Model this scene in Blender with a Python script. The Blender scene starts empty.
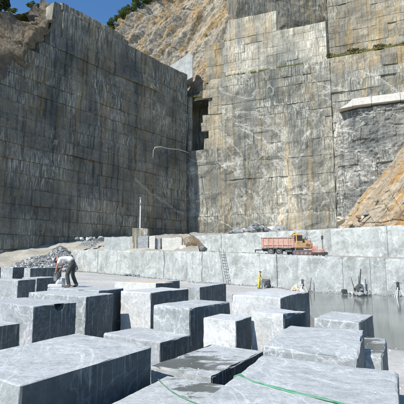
import bpy, bmesh, math, random
from mathutils import Vector, noise, Matrix
random.seed(7)
sc = bpy.context.scene
COL = sc.collection
R = math.radians

# ------------------------------------------------------------------ camera
F, H, PITCH = 400.0, 3.5, math.atan(54/400)
cam = bpy.data.cameras.new('camera'); cam.sensor_width = 36; cam.lens = 36*F/404
cam.clip_start = .05; cam.clip_end = 6000
co = bpy.data.objects.new('camera', cam); COL.objects.link(co)
co.location = (0, 0, H); co.rotation_euler = (R(90)+PITCH, 0, 0); sc.camera = co

# ------------------------------------------------------------------ world, sun
SUN_EL, SUN_DIR = R(47), Vector((-.67, -.742)).normalized()
w = bpy.data.worlds.new('World'); sc.world = w; w.use_nodes = True
nt = w.node_tree; bg = nt.nodes['Background']
sky = nt.nodes.new('ShaderNodeTexSky'); sky.sky_type = 'NISHITA'; sky.sun_disc = False
sky.sun_elevation = SUN_EL; sky.sun_rotation = math.atan2(SUN_DIR.x, SUN_DIR.y)
sky.altitude = 0; sky.air_density = 1.1; sky.dust_density = .1; sky.ozone_density = 5.0
hs = nt.nodes.new('ShaderNodeHueSaturation'); hs.inputs['Saturation'].default_value = 1.15
nt.links.new(sky.outputs[0], hs.inputs['Color']); nt.links.new(hs.outputs[0], bg.inputs[0]); bg.inputs[1].default_value = .13
sl = bpy.data.lights.new('sun', 'SUN'); sl.energy = 5.0; sl.angle = R(.53); sl.color = (1, .95, .86)
so = bpy.data.objects.new('sun', sl); COL.objects.link(so)
sd = Vector((SUN_DIR.x*math.cos(SUN_EL), SUN_DIR.y*math.cos(SUN_EL), math.sin(SUN_EL)))
so.rotation_euler = sd.to_track_quat('Z', 'Y').to_euler(); so.location = (-30, -30, 60)
sc.view_settings.view_transform = 'Standard'; sc.view_settings.look = 'None'
sc.view_settings.exposure = .32; sc.view_settings.gamma = 1.0

# ------------------------------------------------------------------ helpers
_c, _s = math.cos(PITCH), math.sin(PITCH)
def ray(px, py):
    x = (px-202)/F; y = (202-py)/F
    return Vector((x, _c-y*_s, _s+y*_c))
def PZ(px, py, z): r = ray(px, py); return r*((z-H)/r.z)+Vector((0, 0, H))
def PY(px, py, Y): r = ray(px, py); return r*(Y/r.y)+Vector((0, 0, H))
def lerp(a, b, t): return a+(b-a)*t
def sst(a, b, x):
    t = max(0, min(1, (x-a)/(b-a))); return t*t*(3-2*t)
def pl(x, pts):
    if x <= pts[0][0]: return pts[0][1]
    for (a, b), (c, d) in zip(pts, pts[1:]):
        if x <= c: return b+(d-b)*(x-a)/(c-a)
    return pts[-1][1]
def fbm(p, o=4): return noise.fractal(p, .55, 2.1, o)

def tag(o, label=None, cat=None, group=None, kind=None):
    if label: o['label'] = label
    if cat: o['category'] = cat
    if group: o['group'] = group
    if kind: o['kind'] = kind
    return o
def link(name, me, m=None, parent=None):
    o = bpy.data.objects.new(name, me); COL.objects.link(o)
    if m and me and not me.materials: me.materials.append(m)
    if parent: o.parent = parent
    return o
def empty(name, loc=(0, 0, 0), rz=0):
    o = bpy.data.objects.new(name, None); COL.objects.link(o)
    o.location = loc; o.rotation_euler = (0, 0, rz); o.empty_display_size = .3
    return o
def mesh(name, v, f, smooth=False):
    me = bpy.data.meshes.new(name); me.from_pydata([tuple(p) for p in v], [], f); me.update()
    if smooth: me.polygons.foreach_set('use_smooth', [True]*len(me.polygons))
    return me

class MB:
    def __init__(s): s.v = []; s.f = []
    def add(s, v, f):
        n = len(s.v); s.v += [Vector(p) for p in v]; s.f += [tuple(i+n for i in q) for q in f]
    def box(s, c, d, rz=0, rx=0, ry=0, b=0.0, taper=1.0):
        m = Matrix.Rotation(rz, 3, 'Z') @ Matrix.Rotation(ry, 3, 'Y') @ Matrix.Rotation(rx, 3, 'X')
        x, y, z = d[0]/2, d[1]/2, d[2]/2; b = min(b, x*.45, y*.45, z*.45)
        if b <= 0:
            v = [(-x, -y, -z), (x, -y, -z), (x, y, -z), (-x, y, -z), (-x*taper, -y*taper, z), (x*taper, -y*taper, z), (x*taper, y*taper, z), (-x*taper, y*taper, z)]
            f = [(3, 2, 1, 0), (4, 5, 6, 7), (0, 1, 5, 4), (1, 2, 6, 5), (2, 3, 7, 6), (3, 0, 4, 7)]
        else:
            def ring(ix, iy, zz, k): return [(p*k, q*k, zz) for p, q in ((-ix+b, -iy), (ix-b, -iy), (ix, -iy+b), (ix, iy-b), (ix-b, iy), (-ix+b, iy), (-ix, iy-b), (-ix, -iy+b))]
            v = ring(x-b, y-b, -z, 1)+ring(x, y, -z+b, 1)+ring(x, y, z-b, taper)+ring(x-b, y-b, z, taper)
            f = [tuple(range(7, -1, -1)), tuple(range(24, 32))]
            for k in range(3):
                for i in range(8): f.append((k*8+i, k*8+(i+1) % 8, k*8+8+(i+1) % 8, k*8+8+i))
        s.add([m @ Vector(p)+Vector(c) for p in v], f)
    def tube(s, pts, r, n=8, cap=True):
        pts = [Vector(p) for p in pts]; rs = r if isinstance(r, (list, tuple)) else [r]*len(pts)
        v = []; f = []; up = Vector((0, 0, 1))
        for i, p in enumerate(pts):
            t = (pts[min(i+1, len(pts)-1)]-pts[max(i-1, 0)]).normalized()
            a = t.cross(up if abs(t.dot(up)) < .95 else Vector((0, 1, 0))).normalized(); b = t.cross(a)
            for k in range(n):
                q = 2*math.pi*k/n; v.append(p+(a*math.cos(q)+b*math.sin(q))*rs[i])
        for i in range(len(pts)-1):
            for k in range(n): f.append((i*n+k, i*n+(k+1) % n, (i+1)*n+(k+1) % n, (i+1)*n+k))
        if cap: f += [tuple(range(n-1, -1, -1)), tuple(range((len(pts)-1)*n, len(pts)*n))]
        s.add(v, f)
    def prism(s, poly, a, b):          # polygon in XZ, extruded along Y from a to b
        n = len(poly); v = [(x, a, z) for x, z in poly]+[(x, b, z) for x, z in poly]
        s.add(v, [tuple(range(n)), tuple(range(2*n-1, n-1, -1))]+[(i, i+n, (i+1) % n+n, (i+1) % n) for i in range(n)])
    def build(s, name, m, parent=None, smooth=False):
        return link(name, mesh(name, s.v, s.f, smooth), m, parent)

# ------------------------------------------------------------------ materials
class NB:
    def __init__(s, name):
        s.m = bpy.data.materials.new(name); s.m.use_nodes = True; s.t = s.m.node_tree
        s.b = s.t.nodes['Principled BSDF']; s.pos = s.t.nodes.new('ShaderNodeNewGeometry').outputs['Position']
    def n(s, typ, **kw):
        o = s.t.nodes.new(typ)
        for k, v in kw.items(): setattr(o, k, v)
        return o
    def L(s, a, b): s.t.links.new(a, b)
    def val(s, sock, v):
        if hasattr(v, 'is_output'): s.L(v, sock)
        else: sock.default_value = v
    def map(s, sc_, rot=(0, 0, 0), loc=(0, 0, 0), src=None):
        o = s.n('ShaderNodeMapping'); s.L(src or s.pos, o.inputs[0]); o.inputs['Scale'].default_value = sc_
        o.inputs['Rotation'].default_value = rot; o.inputs['Location'].default_value = loc
        return o.outputs[0]
    def aniso(s, rot, sc_, loc=(0, 0, 0)): return s.map(sc_, src=s.map((1, 1, 1), rot=rot, loc=loc))
    def noise(s, vec, scale=1, det=5, rough=.6, dist=0):
        o = s.n('ShaderNodeTexNoise'); s.L(vec, o.inputs['Vector']); o.inputs['Scale'].default_value = scale
        o.inputs['Detail'].default_value = det; o.inputs['Roughness'].default_value = rough; o.inputs['Distortion'].default_value = dist
        return o.outputs['Fac']
    def ramp(s, fac, stops):
        o = s.n('ShaderNodeValToRGB'); s.L(fac, o.inputs[0]); e = o.color_ramp.elements
        while len(e) < len(stops): e.new(.5)
        for x, (p, c) in zip(e, stops):
            x.position = p; x.color = (c, c, c, 1) if isinstance(c, (int, float)) else (*c, 1)
        return o.outputs[0]
    def mix(s, fac, a, b, mode='MIX'):
        o = s.n('ShaderNodeMix', data_type='RGBA', blend_type=mode)
        for sock, v in ((o.inputs[0], fac), (o.inputs[6], a), (o.inputs[7], b)):
            if hasattr(v, 'is_output'): s.L(v, sock)
            elif isinstance(v, (int, float)): sock.default_value = v if sock.type == 'VALUE' else (v, v, v, 1)
            else: sock.default_value = (*v, 1)
        return o.outputs[2]
    def math(s, op, a, b=0.0, c=0.0):
        o = s.n('ShaderNodeMath', operation=op)
        s.val(o.inputs[0], a); s.val(o.inputs[1], b); s.val(o.inputs[2], c)
        return o.outputs[0]
    def vein(s, vec, scale, width, dist=.6, det=4):
        n = s.noise(vec, scale, det, .55, dist)
        d = s.math('ABSOLUTE', s.math('SUBTRACT', n, .5))
        return s.ramp(d, [(0, 1), (width, 0)])
    def bump(s, h, strength=.4, dist=.05):
        o = s.n('ShaderNodeBump'); s.L(h, o.inputs['Height']); o.inputs['Strength'].default_value = strength
        o.inputs['Distance'].default_value = dist; s.L(o.outputs[0], s.b.inputs['Normal'])
    def objvar(s, col, amt):
        r = s.n('ShaderNodeObjectInfo').outputs['Random']
        v = s.math('MULTIPLY_ADD', r, amt*2, 1-amt)
        o = s.n('ShaderNodeHueSaturation'); s.L(v, o.inputs['Value']); s.L(col, o.inputs['Color'])
        return o.outputs[0]
    def done(s, col, rough=.8, spec=.3):
        s.val(s.b.inputs['Base Color'], col if hasattr(col, 'is_output') else (*col, 1))
        s.val(s.b.inputs['Roughness'], rough); s.b.inputs['Specular IOR Level'].default_value = spec
        return s.m

def plain(name, col, rough=.6, var=.18, scale=4, metal=0, spec=.4):
    b = NB(name); p = b.map((1, 1, 1))
    n = b.noise(p, scale, 5, .65)
    c = b.mix(b.ramp(n, [(.3, 0), (.7, 1)]), tuple(x*(1-var) for x in col), tuple(min(1, x*(1+var)) for x in col))
    d = b.noise(p, scale*.4, 4, .7)
    c = b.mix(b.ramp(d, [(.5, 0), (.75, .45)]), c, (.36, .35, .32))
    b.b.inputs['Metallic'].default_value = metal
    b.bump(n, .15, .02)
    return b.done(c, rough, spec)

def wall_rock(name, lo, hi, dark, white, ochre, ochre_amt=.4, white_amt=.5, dark_amt=.5, sxy=1.0, bump=.6, ovar=.12, line=None, bold=0.0):
    b = NB(name); p = b.map((1, 1, 1))
    c = b.mix(b.ramp(b.noise(p, .16, 5, .62, .4), [(.34, 0), (.66, 1)]), lo, hi)
    rnd = b.n('ShaderNodeObjectInfo').outputs['Random']; cx = b.n('ShaderNodeCombineXYZ'); b.L(b.math('MULTIPLY', rnd, 57), cx.inputs[0]); b.L(b.math('MULTIPLY', rnd, 131), cx.inputs[1])
    va = b.n('ShaderNodeVectorMath', operation='ADD'); b.L(b.pos, va.inputs[0]); b.L(cx.outputs[0], va.inputs[1]); po = va.outputs[0]
    st = b.map((.55*sxy, .55*sxy, .035)); st2 = b.map((1.5*sxy, 1.5*sxy, .06), loc=(7, 3, 1)); st3 = b.map((4.6*sxy, 4.6*sxy, .32), loc=(1, 9, 4), src=po)
    s1 = b.noise(st, 1, 4, .6, .25); s2 = b.noise(st2, 1, 4, .65, .2); s3 = b.noise(st3, 1, 3, .6)
    big = b.noise(b.map((1, 1, .8), loc=(31, 5, 2)), .045, 3, .5)
    c = b.mix(b.math('MULTIPLY', b.ramp(s1, [(.5, 0), (.62, 1)]), b.ramp(big, [(.38, ochre_amt*.3), (.6, ochre_amt)])), c, ochre)
    c = b.mix(b.math('MULTIPLY', b.ramp(s2, [(.48, 0), (.64, 1)]), dark_amt), c, dark)
    patch = b.ramp(b.noise(b.map((1, 1, 1), loc=(3, 17, 8)), .12, 4, .6), [(.45, 0), (.62, 1)])
    c = b.mix(b.math('MULTIPLY', b.math('MULTIPLY', b.ramp(s3, [(.46, 0), (.62, 1)]), patch), white_amt), c, white)
    c = b.mix(b.math('MULTIPLY', b.vein(b.map((1, 1, 1), rot=(.3, .5, .2)), .11, .008, .8, 5), white_amt*.22), c, white)
    g = b.noise(p, 2.6, 4, .75)
    c = b.mix(1.0, c, b.ramp(g, [(.25, .72), (.75, 1.22)]), 'MULTIPLY')
    pv = b.noise(b.map((1, 1, .7), loc=(40, 11, 23)), .07, 4, .6, .5)
    c = b.mix(1.0, c, b.ramp(pv, [(.33, (.62, .65, .66)), (.5, (.99, .98, .96)), (.67, (1.3, 1.25, 1.15))]), 'MULTIPLY')
    if bold: c = b.mix(b.math('MULTIPLY', b.math('MULTIPLY', b.vein(b.aniso((0, R(-35), 0), (.03, .05, .075), (5, 5, 2)), 1, .02, 1.5, 6), b.ramp(g, [(.35, .1), (.6, 1)])), bold), c, (.72, .71, .66))
    if line:      # one pale crushed seam running down the face
        dvec, u0, z0, u1, z1 = line
        dp = b.n('ShaderNodeVectorMath', operation='DOT_PRODUCT'); b.L(b.pos, dp.inputs[0]); dp.inputs[1].default_value = dvec
        sz = b.n('ShaderNodeSeparateXYZ'); b.L(b.pos, sz.inputs[0]); uu = dp.outputs['Value']; k = (z1-z0)/(u1-u0)
        dz = b.math('SUBTRACT', sz.outputs[2], b.math('MULTIPLY_ADD', uu, k, z0-k*u0))
        dz = b.math('ADD', dz, b.math('MULTIPLY_ADD', b.noise(b.map((.25, .25, .25)), 1, 5, .6), 3.0, -1.5))
        mk = b.ramp(b.math('ABSOLUTE', dz), [(.0, .8), (.55, 0)])
        lo_, hi_ = min(u0, u1), max(u0, u1)
        mk = b.math('MULTIPLY', mk, b.math('MULTIPLY', b.math('GREATER_THAN', uu, lo_), b.math('LESS_THAN', uu, hi_)))
        c = b.mix(b.math('MULTIPLY', mk, b.ramp(g, [(.35, .2), (.6, 1)])), c, (.42, .40, .36))
    c = b.objvar(c, ovar)
    h = b.math('ADD', b.math('MULTIPLY', s2, .5), b.math('ADD', b.math('MULTIPLY', s3, .4), b.math('MULTIPLY', g, .5)))
    b.bump(h, bump, .35)
    return b.done(c, .85, .25)

def natural_rock(name, a, bcol, ccol, grey, bump=.9, sc_=1.0):
    b = NB(name); p = b.map((sc_, sc_, sc_))
    n1 = b.noise(p, .12, 6, .65, .5); n2 = b.noise(b.map((sc_, sc_, sc_*.5), rot=(.5, .3, 0)), .5, 6, .7, .4); n3 = b.noise(p, 2.2, 6, .75)
    c = b.mix(b.ramp(n1, [(.38, 0), (.62, 1)]), a, bcol)
    c = b.mix(b.ramp(n2, [(.5, 0), (.66, .9)]), c, ccol)
    c = b.mix(b.ramp(b.noise(b.map((sc_, sc_, sc_), loc=(9, 2, 5)), .2, 5, .65), [(.48, 0), (.62, .9)]), c, grey)
    c = b.mix(1.0, c, b.ramp(n3, [(.25, .55), (.75, 1.3)]), 'MULTIPLY')
    b.bump(b.math('ADD', b.math('MULTIPLY', n2, 1.0), b.math('MULTIPLY', n3, .5)), bump, .8)
    return b.done(c, .9, .2)

def marble(name, lo, hi, dust=.6, vein=.5, wet=0.0, tan=0.0, seed=0, bump=.35, scratch=.3, size=1.0, stain=0.0, center=(0, 0, 0, 1)):
    b = NB(name); ps = b.n('ShaderNodeVectorMath', operation='ADD')
    oi = b.n('ShaderNodeObjectInfo'); sc_ = b.n('ShaderNodeVectorMath', operation='SCALE')
    cx = b.n('ShaderNodeCombineXYZ'); r = oi.outputs['Random']
    b.L(r, cx.inputs[0]); b.L(b.math('MULTIPLY', r, 3.7), cx.inputs[1]); b.L(b.math('MULTIPLY', r, 7.1), cx.inputs[2])
    b.L(cx.outputs[0], sc_.inputs[0]); sc_.inputs['Scale'].default_value = 37
    b.L(b.map((1/size, 1/size, 1/size)), ps.inputs[0]); b.L(sc_.outputs[0], ps.inputs[1]); P = ps.outputs[0]
    p = b.map((1, 1, 1), src=P)
    n1 = b.noise(b.map((1, 1, 1), rot=(.4, .9, .3), src=P), .9, 6, .65, .6)
    c = b.mix(b.ramp(n1, [(.33, 0), (.67, 1)]), lo, hi)
    n2 = b.noise(b.map((.8, 3.2, 1.6), rot=(.2, .5, .7), src=P), 1.3, 6, .7, .5)
    c = b.mix(b.ramp(n2, [(.5, 0), (.68, .65)]), c, tuple(x*.72 for x in lo))
    v1 = b.vein(b.map((1, .45, .7), rot=(.3, .2, .9), src=P), 1.1, .016, .9, 5)
    v2 = b.vein(b.map((.5, 1.3, .8), rot=(.1, .6, .4), src=P), 2.3, .022, .7, 4)
    c = b.mix(b.math('MULTIPLY', v1, vein), c, (.82, .83, .83))
    c = b.mix(b.math('MULTIPLY', v2, vein*.22), c, (.75, .77, .78))
    # scratchy saw marks: thin pale vertical lines
    sk = b.noise(b.map((17, 17, .8), src=P), 1, 3, .6)
    c = b.mix(b.ramp(sk, [(.56, 0), (.72, scratch)]), c, (.58, .60, .61))
    # settled stone dust on upward faces
    g = b.n('ShaderNodeNewGeometry'); sx = b.n('ShaderNodeSeparateXYZ'); b.L(g.outputs['Normal'], sx.inputs[0])
    up = b.ramp(sx.outputs[2], [(.35, 0), (.8, 1)])
    dn = b.noise(b.map((1.2, 2.6, 1), rot=(0, 0, .6), src=P), 1.6, 7, .72, .6)
    dm = b.math('MULTIPLY', up, b.ramp(dn, [(.36, dust*.35), (.6, dust)]))
    c = b.mix(dm, c, (.475, .50, .50))
    if stain:
        sn = b.noise(b.map((1.1, 1.1, .12)), 1, 5, .65, .3); s0 = b.noise(b.map((.2, .2, .5)), 1, 4, .6)
        c = b.mix(b.math('MULTIPLY', b.ramp(sn, [(.5, 0), (.68, 1)]), b.ramp(s0, [(.4, stain*.3), (.6, stain)])), c, (.20, .20, .18))
    c = b.mix(b.math('MULTIPLY', b.math('MULTIPLY', v1, up), vein*.4), c, (.74, .75, .74))
    pit = b.noise(b.map((1, 1.6, 1), src=P), 15, 3, .7)
    c = b.mix(b.ramp(pit, [(.64, 0), (.72, .45)]), c, tuple(x*.5 for x in lo))
    fn = b.noise(p, 9, 4, .78)
    c = b.mix(1.0, c, b.ramp(fn, [(.25, .74), (.75, 1.2)]), 'MULTIPLY')
    sp = b.noise(p, 38, 3, .7)
    c = b.mix(1.0, c, b.ramp(sp, [(.3, .86), (.7, 1.1)]), 'MULTIPLY')
    rough = .72
    if tan: c = b.mix(b.math('MULTIPLY', up, b.ramp(n2, [(.42, 0), (.52, tan)])), c, (.55, .40, .22))
    if wet:
        wn = b.noise(b.map((1.0, 1.9, 1), rot=(0, 0, .55), loc=(seed, seed*2.3, 0)), 2.3, 6, .68, .5)
        dn_ = b.n('ShaderNodeVectorMath', operation='DISTANCE'); b.L(b.pos, dn_.inputs[0]); dn_.inputs[1].default_value = center[:3]
        wn = b.math('ADD', wn, b.math('MULTIPLY', b.math('SUBTRACT', 1.0, b.math('MINIMUM', b.math('DIVIDE', dn_.outputs['Value'], center[3]), 2.0)), .17))
        wm = b.math('MULTIPLY', up, b.ramp(wn, [(.48, 0), (.55, wet)]))
        c = b.mix(wm, c, (.085, .095, .09)); rough = b.math('MULTIPLY_ADD', wm, -.5, .74)
    b.bump(b.math('ADD', b.math('MULTIPLY', fn, .6), b.math('ADD', b.math('MULTIPLY', sk, .3), b.math('MULTIPLY', dn, .5))), bump, .06)
    return b.done(c, rough, .35)

M = {}
_a, _b = PY(187, 75, 104), PZ(62, 9, PY(187, 75, 104).z); _d = (_b-_a); _d.z = 0; _d.normalize(); _n = Vector((_d.y, -_d.x, 0))
def _onl(px, py):
    r = ray(px, py); k = (_a-Vector((0, 0, H))).dot(_n)/r.dot(_n); p = r*k+Vector((0, 0, H)); return p.dot(_d), p.z
_l0, _l1 = _onl(136, 180), _onl(184, 216)
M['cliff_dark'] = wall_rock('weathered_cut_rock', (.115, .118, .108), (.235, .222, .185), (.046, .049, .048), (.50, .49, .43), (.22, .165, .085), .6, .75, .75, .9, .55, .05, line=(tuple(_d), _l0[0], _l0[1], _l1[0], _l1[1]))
M['cliff'] = wall_rock('pale_cut_rock', (.168, .174, .158), (.32, .313, .272), (.07, .08, .075), (.68, .66, .58), (.42, .31, .16), .6, .8, .65, 1.0, .7, .11, bold=.5)
M['cliff_white'] = wall_rock('white_streaked_rock', (.285, .28, .245), (.43, .415, .35), (.13, .132, .12), (.74, .72, .64), (.46, .34, .18), .6, .9, .6, 1.0, .6, .14)
M['cliff_ochre'] = wall_rock('ochre_cut_rock', (.23, .22, .185), (.34, .305, .235), (.11, .108, .098), (.62, .60, .52), (.45, .31, .13), .8, .6, .6, 1.0, .7, .14)
M['cliff_rough'] = wall_rock('split_grey_rock', (.18, .188, .182), (.29, .292, .275), (.09, .10, .10), (.66, .66, .62), (.38, .31, .22), .35, 1.0, .6, .8, 1.0, .05, bold=.6)
M['bench'] = marble('bench_marble', (.31, .33, .32), (.52, .54, .52), .4, .35, bump=.4, size=2.6, stain=.6)
M['white_cut'] = marble('fresh_white_cut', (.54, .525, .475), (.64, .62, .56), .2, .3)
M['natural'] = natural_rock('natural_rock', (.33, .26, .17), (.24, .20, .145), (.38, .32, .235), (.17, .16, .14), 1.0, 1.6)
def strata_rock(name, cream, ochre, grey, dark, ang=58):
    b = NB(name); al = b.aniso((0, R(ang), 0), (.05, .3, .42)); al2 = b.aniso((0, R(ang), 0), (.16, .8, 1.5), (4, 1, 2)); p = b.map((1, 1, 1))
    n1 = b.noise(al, 1, 5, .62, .5); n2 = b.noise(al2, 1, 5, .7, .4); n3 = b.noise(p, 1.4, 6, .75)
    c = b.mix(b.ramp(b.noise(p, .06, 4, .6), [(.4, 0), (.6, 1)]), cream, grey)
    c = b.mix(b.ramp(n1, [(.5, 0), (.58, .95)]), c, ochre)
    c = b.mix(b.ramp(n2, [(.54, 0), (.66, .8)]), c, dark)
    c = b.mix(1.0, c, b.ramp(n3, [(.25, .62), (.75, 1.28)]), 'MULTIPLY')
    b.bump(b.math('ADD', n2, b.math('MULTIPLY', n3, .4)), .6, .6)
    return b.done(c, .9, .2)
M['strata'] = strata_rock('strata_rock', (.40, .36, .285), (.37, .265, .135), (.29, .26, .215), (.16, .14, .11))
M['natural_gold'] = natural_rock('golden_rock', (.42, .36, .27), (.46, .34, .18), (.36, .32, .26), (.30, .29, .26))
M['spur'] = strata_rock('rust_slab_rock', (.44, .375, .27), (.40, .24, .095), (.36, .31, .24), (.20, .14, .085), 40)
M['block'] = marble('block_marble', (.25, .275, .28), (.37, .395, .397), .85, .4)
M['sawn_shade'] = marble('sawn_shade_marble', (.058, .074, .076), (.112, .130, .131), .5, .08, bump=.25, scratch=.4)  # scratched long sides, colour darkened further to deepen their shade
M['block_dark'] = marble('dark_block_marble', (.25, .265, .28), (.36, .375, .385), .8, .35)
M['block_pale'] = marble('pale_block_marble', (.46, .475, .475), (.60, .61, .60), .7, .5)
M['block_tan'] = marble('tan_stained_marble', (.50, .505, .495), (.60, .605, .59), .3, .4, tan=.9)
M['block_wet'] = marble('wet_patched_marble', (.29, .315, .318), (.42, .445, .445), .85, .3, wet=.93, seed=3.4, center=(*PZ(183, 362, 1.5), .8))
M['block_wet2'] = marble('wet_spotted_marble', (.29, .315, .318), (.42, .445, .445), .85, .3, wet=.9, seed=11.2, center=(*PZ(201, 387, 1.5), .42))
M['block_wet3'] = marble('wet_striped_marble', (.29, .315, .318), (.42, .445, .445), .85, .3, wet=.9, seed=5.2, center=(*PZ(370, 345, 1.6), .7))
M['grey_stone'] = plain('grey_stone', (.25, .26, .26), .85, .3, 3)
M['dark_stone'] = plain('dark_stone', (.15, .16, .165), .85, .35, 3)
M['pale_stone'] = plain('pale_stone', (.55, .55, .53), .85, .2, 2)
M['tan_stone'] = natural_rock('tan_boulder_rock', (.42, .33, .22), (.36, .22, .10), (.48, .42, .33), (.30, .28, .25), .8, 3)
M['tan_pale'] = plain('pale_tan_stone', (.50, .43, .33), .85, .2, 3)
def worn(name, col, rust=.5, dust=.7):
    b = NB(name); p = b.map((1, 1, 1)); n1 = b.noise(p, 1.6, 6, .7); n2 = b.noise(b.map((3, 3, .6)), 1.4, 5, .7); n3 = b.noise(p, 7, 4, .7)
    c = b.mix(b.ramp(n1, [(.4, 0), (.65, dust)]), col, (.50, .46, .40))
    c = b.mix(b.ramp(n2, [(.56, 0), (.68, rust)]), c, (.13, .07, .04))
    c = b.mix(1.0, c, b.ramp(n3, [(.3, .75), (.7, 1.15)]), 'MULTIPLY')
    b.bump(n3, .2, .02); return b.done(c, .65, .35)
M['pink'] = worn('faded_red_paint', (.55, .29, .22), .5, .6)
M['redm'] = worn('dusty_red_paint', (.42, .16, .12))
M['orange'] = worn('orange_paint', (.52, .26, .06))
M['yellow'] = worn('yellow_paint', (.58, .42, .07))
M['steel'] = plain('dusty_steel', (.22, .22, .22), .5, .2, 3, .5)
M['dark_steel'] = plain('dark_steel', (.05, .05, .055), .5, .3, 3)
M['rubber'] = plain('dusty_rubber', (.045, .044, .042), .85, .3, 3)
M['white_paint'] = plain('white_paint', (.72, .72, .70), .5, .08, 3)
M['glass'] = plain('dark_glass', (.03, .035, .04), .1, .1, 1)
M['skin'] = plain('skin', (.42, .20, .13), .55, .06, 6); M['skin'].node_tree.nodes['Principled BSDF'].inputs['Subsurface Weight'].default_value = .05
M['shirt'] = plain('white_cotton', (.80, .80, .79), .85, .05, 8)
M['trousers'] = plain('dark_trousers', (.045, .05, .045), .9, .2, 8)
M['hivis'] = plain('yellow_workwear', (.62, .52, .07), .8, .12, 8)
M['hair'] = plain('dark_hair', (.03, .022, .018), .7, .2, 8)
M['boots'] = plain('dusty_boots', (.10, .085, .07), .8, .2, 8)
M['rope'] = plain('green_rope', (.05, .22, .11), .7, .2, 12)
M['rope_pale'] = plain('pale_green_rope', (.10, .28, .17), .8, .15, 12)
M['hose'] = plain('pale_hose', (.60, .60, .56), .6, .1, 3)
M['wood'] = plain('pallet_wood', (.46, .36, .22), .8, .2, 5)
M['bark'] = plain('bark', (.10, .075, .05), .9, .3, 4)

def leafmat(name, a, bb):
    b = NB(name); r = b.n('ShaderNodeNewGeometry').outputs['Random Per Island']
    c = b.mix(r, a, bb); b.b.inputs['Transmission Weight'].default_value = 0
    t = b.n('ShaderNodeBsdfTranslucent'); b.L(c, t.inputs[0]); ms = b.n('ShaderNodeMixShader'); ms.inputs[0].default_value = .25
    b.done(c, .6, .3); out = b.t.nodes['Material Output']
    b.L(b.b.outputs[0], ms.inputs[1]); b.L(t.outputs[0], ms.inputs[2]); b.L(ms.outputs[0], out.inputs[0])
    return b.m
M['leaf'] = leafmat('shrub_leaves', (.05, .085, .02), (.15, .19, .05))
M['olive'] = leafmat('olive_leaves', (.06, .07, .02), (.17, .16, .06))
M['pine'] = leafmat('pine_needles', (.02, .04, .015), (.05, .075, .025))
M['dry_grass'] = leafmat('dry_grass_blades', (.10, .13, .03), (.30, .27, .10))

def floor_mat():
    b = NB('quarry_floor_dust'); p = b.map((1, 1, 1))
    n1 = b.noise(b.map((.5, 1.2, 1), rot=(0, 0, -.5)), .35, 6, .65, .5); n2 = b.noise(p, 3, 7, .75)
    c = b.mix(b.ramp(n1, [(.35, 0), (.65, 1)]), (.36, .358, .34), (.54, .536, .51))
    c = b.mix(b.ramp(b.noise(b.map((.4, 1.5, 1), rot=(0, 0, .55)), .5, 5, .6), [(.5, 0), (.65, .3)]), c, (.27, .265, .25))
    c = b.mix(1.0, c, b.ramp(n2, [(.25, .7), (.75, 1.2)]), 'MULTIPLY')
    sz = b.n('ShaderNodeSeparateXYZ'); b.L(b.pos, sz.inputs[0])
    wet = b.ramp(b.math('MULTIPLY_ADD', sz.outputs[2], 4.0, b.math('MULTIPLY_ADD', n1, .8, .25)), [(.15, .85), (.5, 0)])
    c = b.mix(wet, c, (.17, .165, .145))
    b.bump(n2, .5, .06)
    return b.done(c, b.math('MULTIPLY_ADD', wet, -.45, .9), .3)
M['floor'] = floor_mat()
def ground_mat(name, a, bb, k=1.0):
    b = NB(name); p = b.map((1, 1, 1)); n1 = b.noise(p, .25*k, 6, .65, .4); n2 = b.noise(p, 3*k, 7, .75)
    c = b.mix(b.ramp(n1, [(.35, 0), (.65, 1)]), a, bb)
    c = b.mix(1.0, c, b.ramp(n2, [(.25, .65), (.75, 1.25)]), 'MULTIPLY')
    b.bump(n2, .6, .1); return b.done(c, .92, .15)
M['ramp'] = ground_mat('pale_haul_road', (.29, .275, .235), (.42, .40, .345))
M['bench_ground'] = ground_mat('bench_gravel', (.27, .26, .235), (.40, .39, .36))
M['hill'] = ground_mat('dry_hillside', (.15, .15, .07), (.27, .23, .13), .5)
M['terrain'] = ground_mat('distant_ground', (.16, .16, .09), (.26, .24, .17), .05)
def water_mat():
    b = NB('muddy_water'); n = b.noise(b.map((1, 1.6, 1)), 1.1, 4, .55)
    n0 = b.noise(b.map((.35, 1, 1), rot=(0, 0, -.45)), .22, 4, .6)
    c = b.mix(b.ramp(n0, [(.35, 0), (.65, 1)]), (.12, .132, .118), (.185, .195, .178))
    b.bump(n, .1, .03); b.b.inputs['IOR'].default_value = 1.33
    return b.done(c, .1, .5)
M['water'] = water_mat()

# ------------------------------------------------------------------ ground and water
def zfloor(x, y):
    z = sst(20, 42, y)*(.42-.035*max(-30, min(24, x)))
    xb = pl(y, [(10, 12), (15, 8.2), (20, 6.0), (30, 7.2), (42, 9.5)])
    d = sst(xb-1.5, xb+2.0, x)*sst(13.5, 18.5, y-.10*(x-8))
    z = lerp(z, -.5, d)
    return z+.03*fbm(Vector((x*.35, y*.35, 0)), 3)
def sheet(name, xs, ys, zf, m, smooth=True):
    v = [(x, y, zf(x, y)) for y in ys for x in xs]; n = len(xs)
    f = [(j*n+i, j*n+i+1, (j+1)*n+i+1, (j+1)*n+i) for j in range(len(ys)-1) for i in range(n-1)]
    return link(name, mesh(name, v, f, smooth), m)
tag(sheet('ground', [-3000, -300, 0, 300, 3000], [-3000, -300, 0, 300, 3000], lambda x, y: -1.6, M['terrain']), kind='structure')
fx = [-70+i*.7 for i in range(201)]; fy = [-25+i*.6 for i in range(170)]
tag(sheet('quarry_floor', fx, fy, zfloor, M['floor']), kind='structure')
tag(link('water', mesh('water', [(2, 12, -.2), (50, 12, -.2), (50, 46, -.2), (2, 46, -.2)], [(0, 1, 2, 3)]), M['water']), kind='structure')

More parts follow.
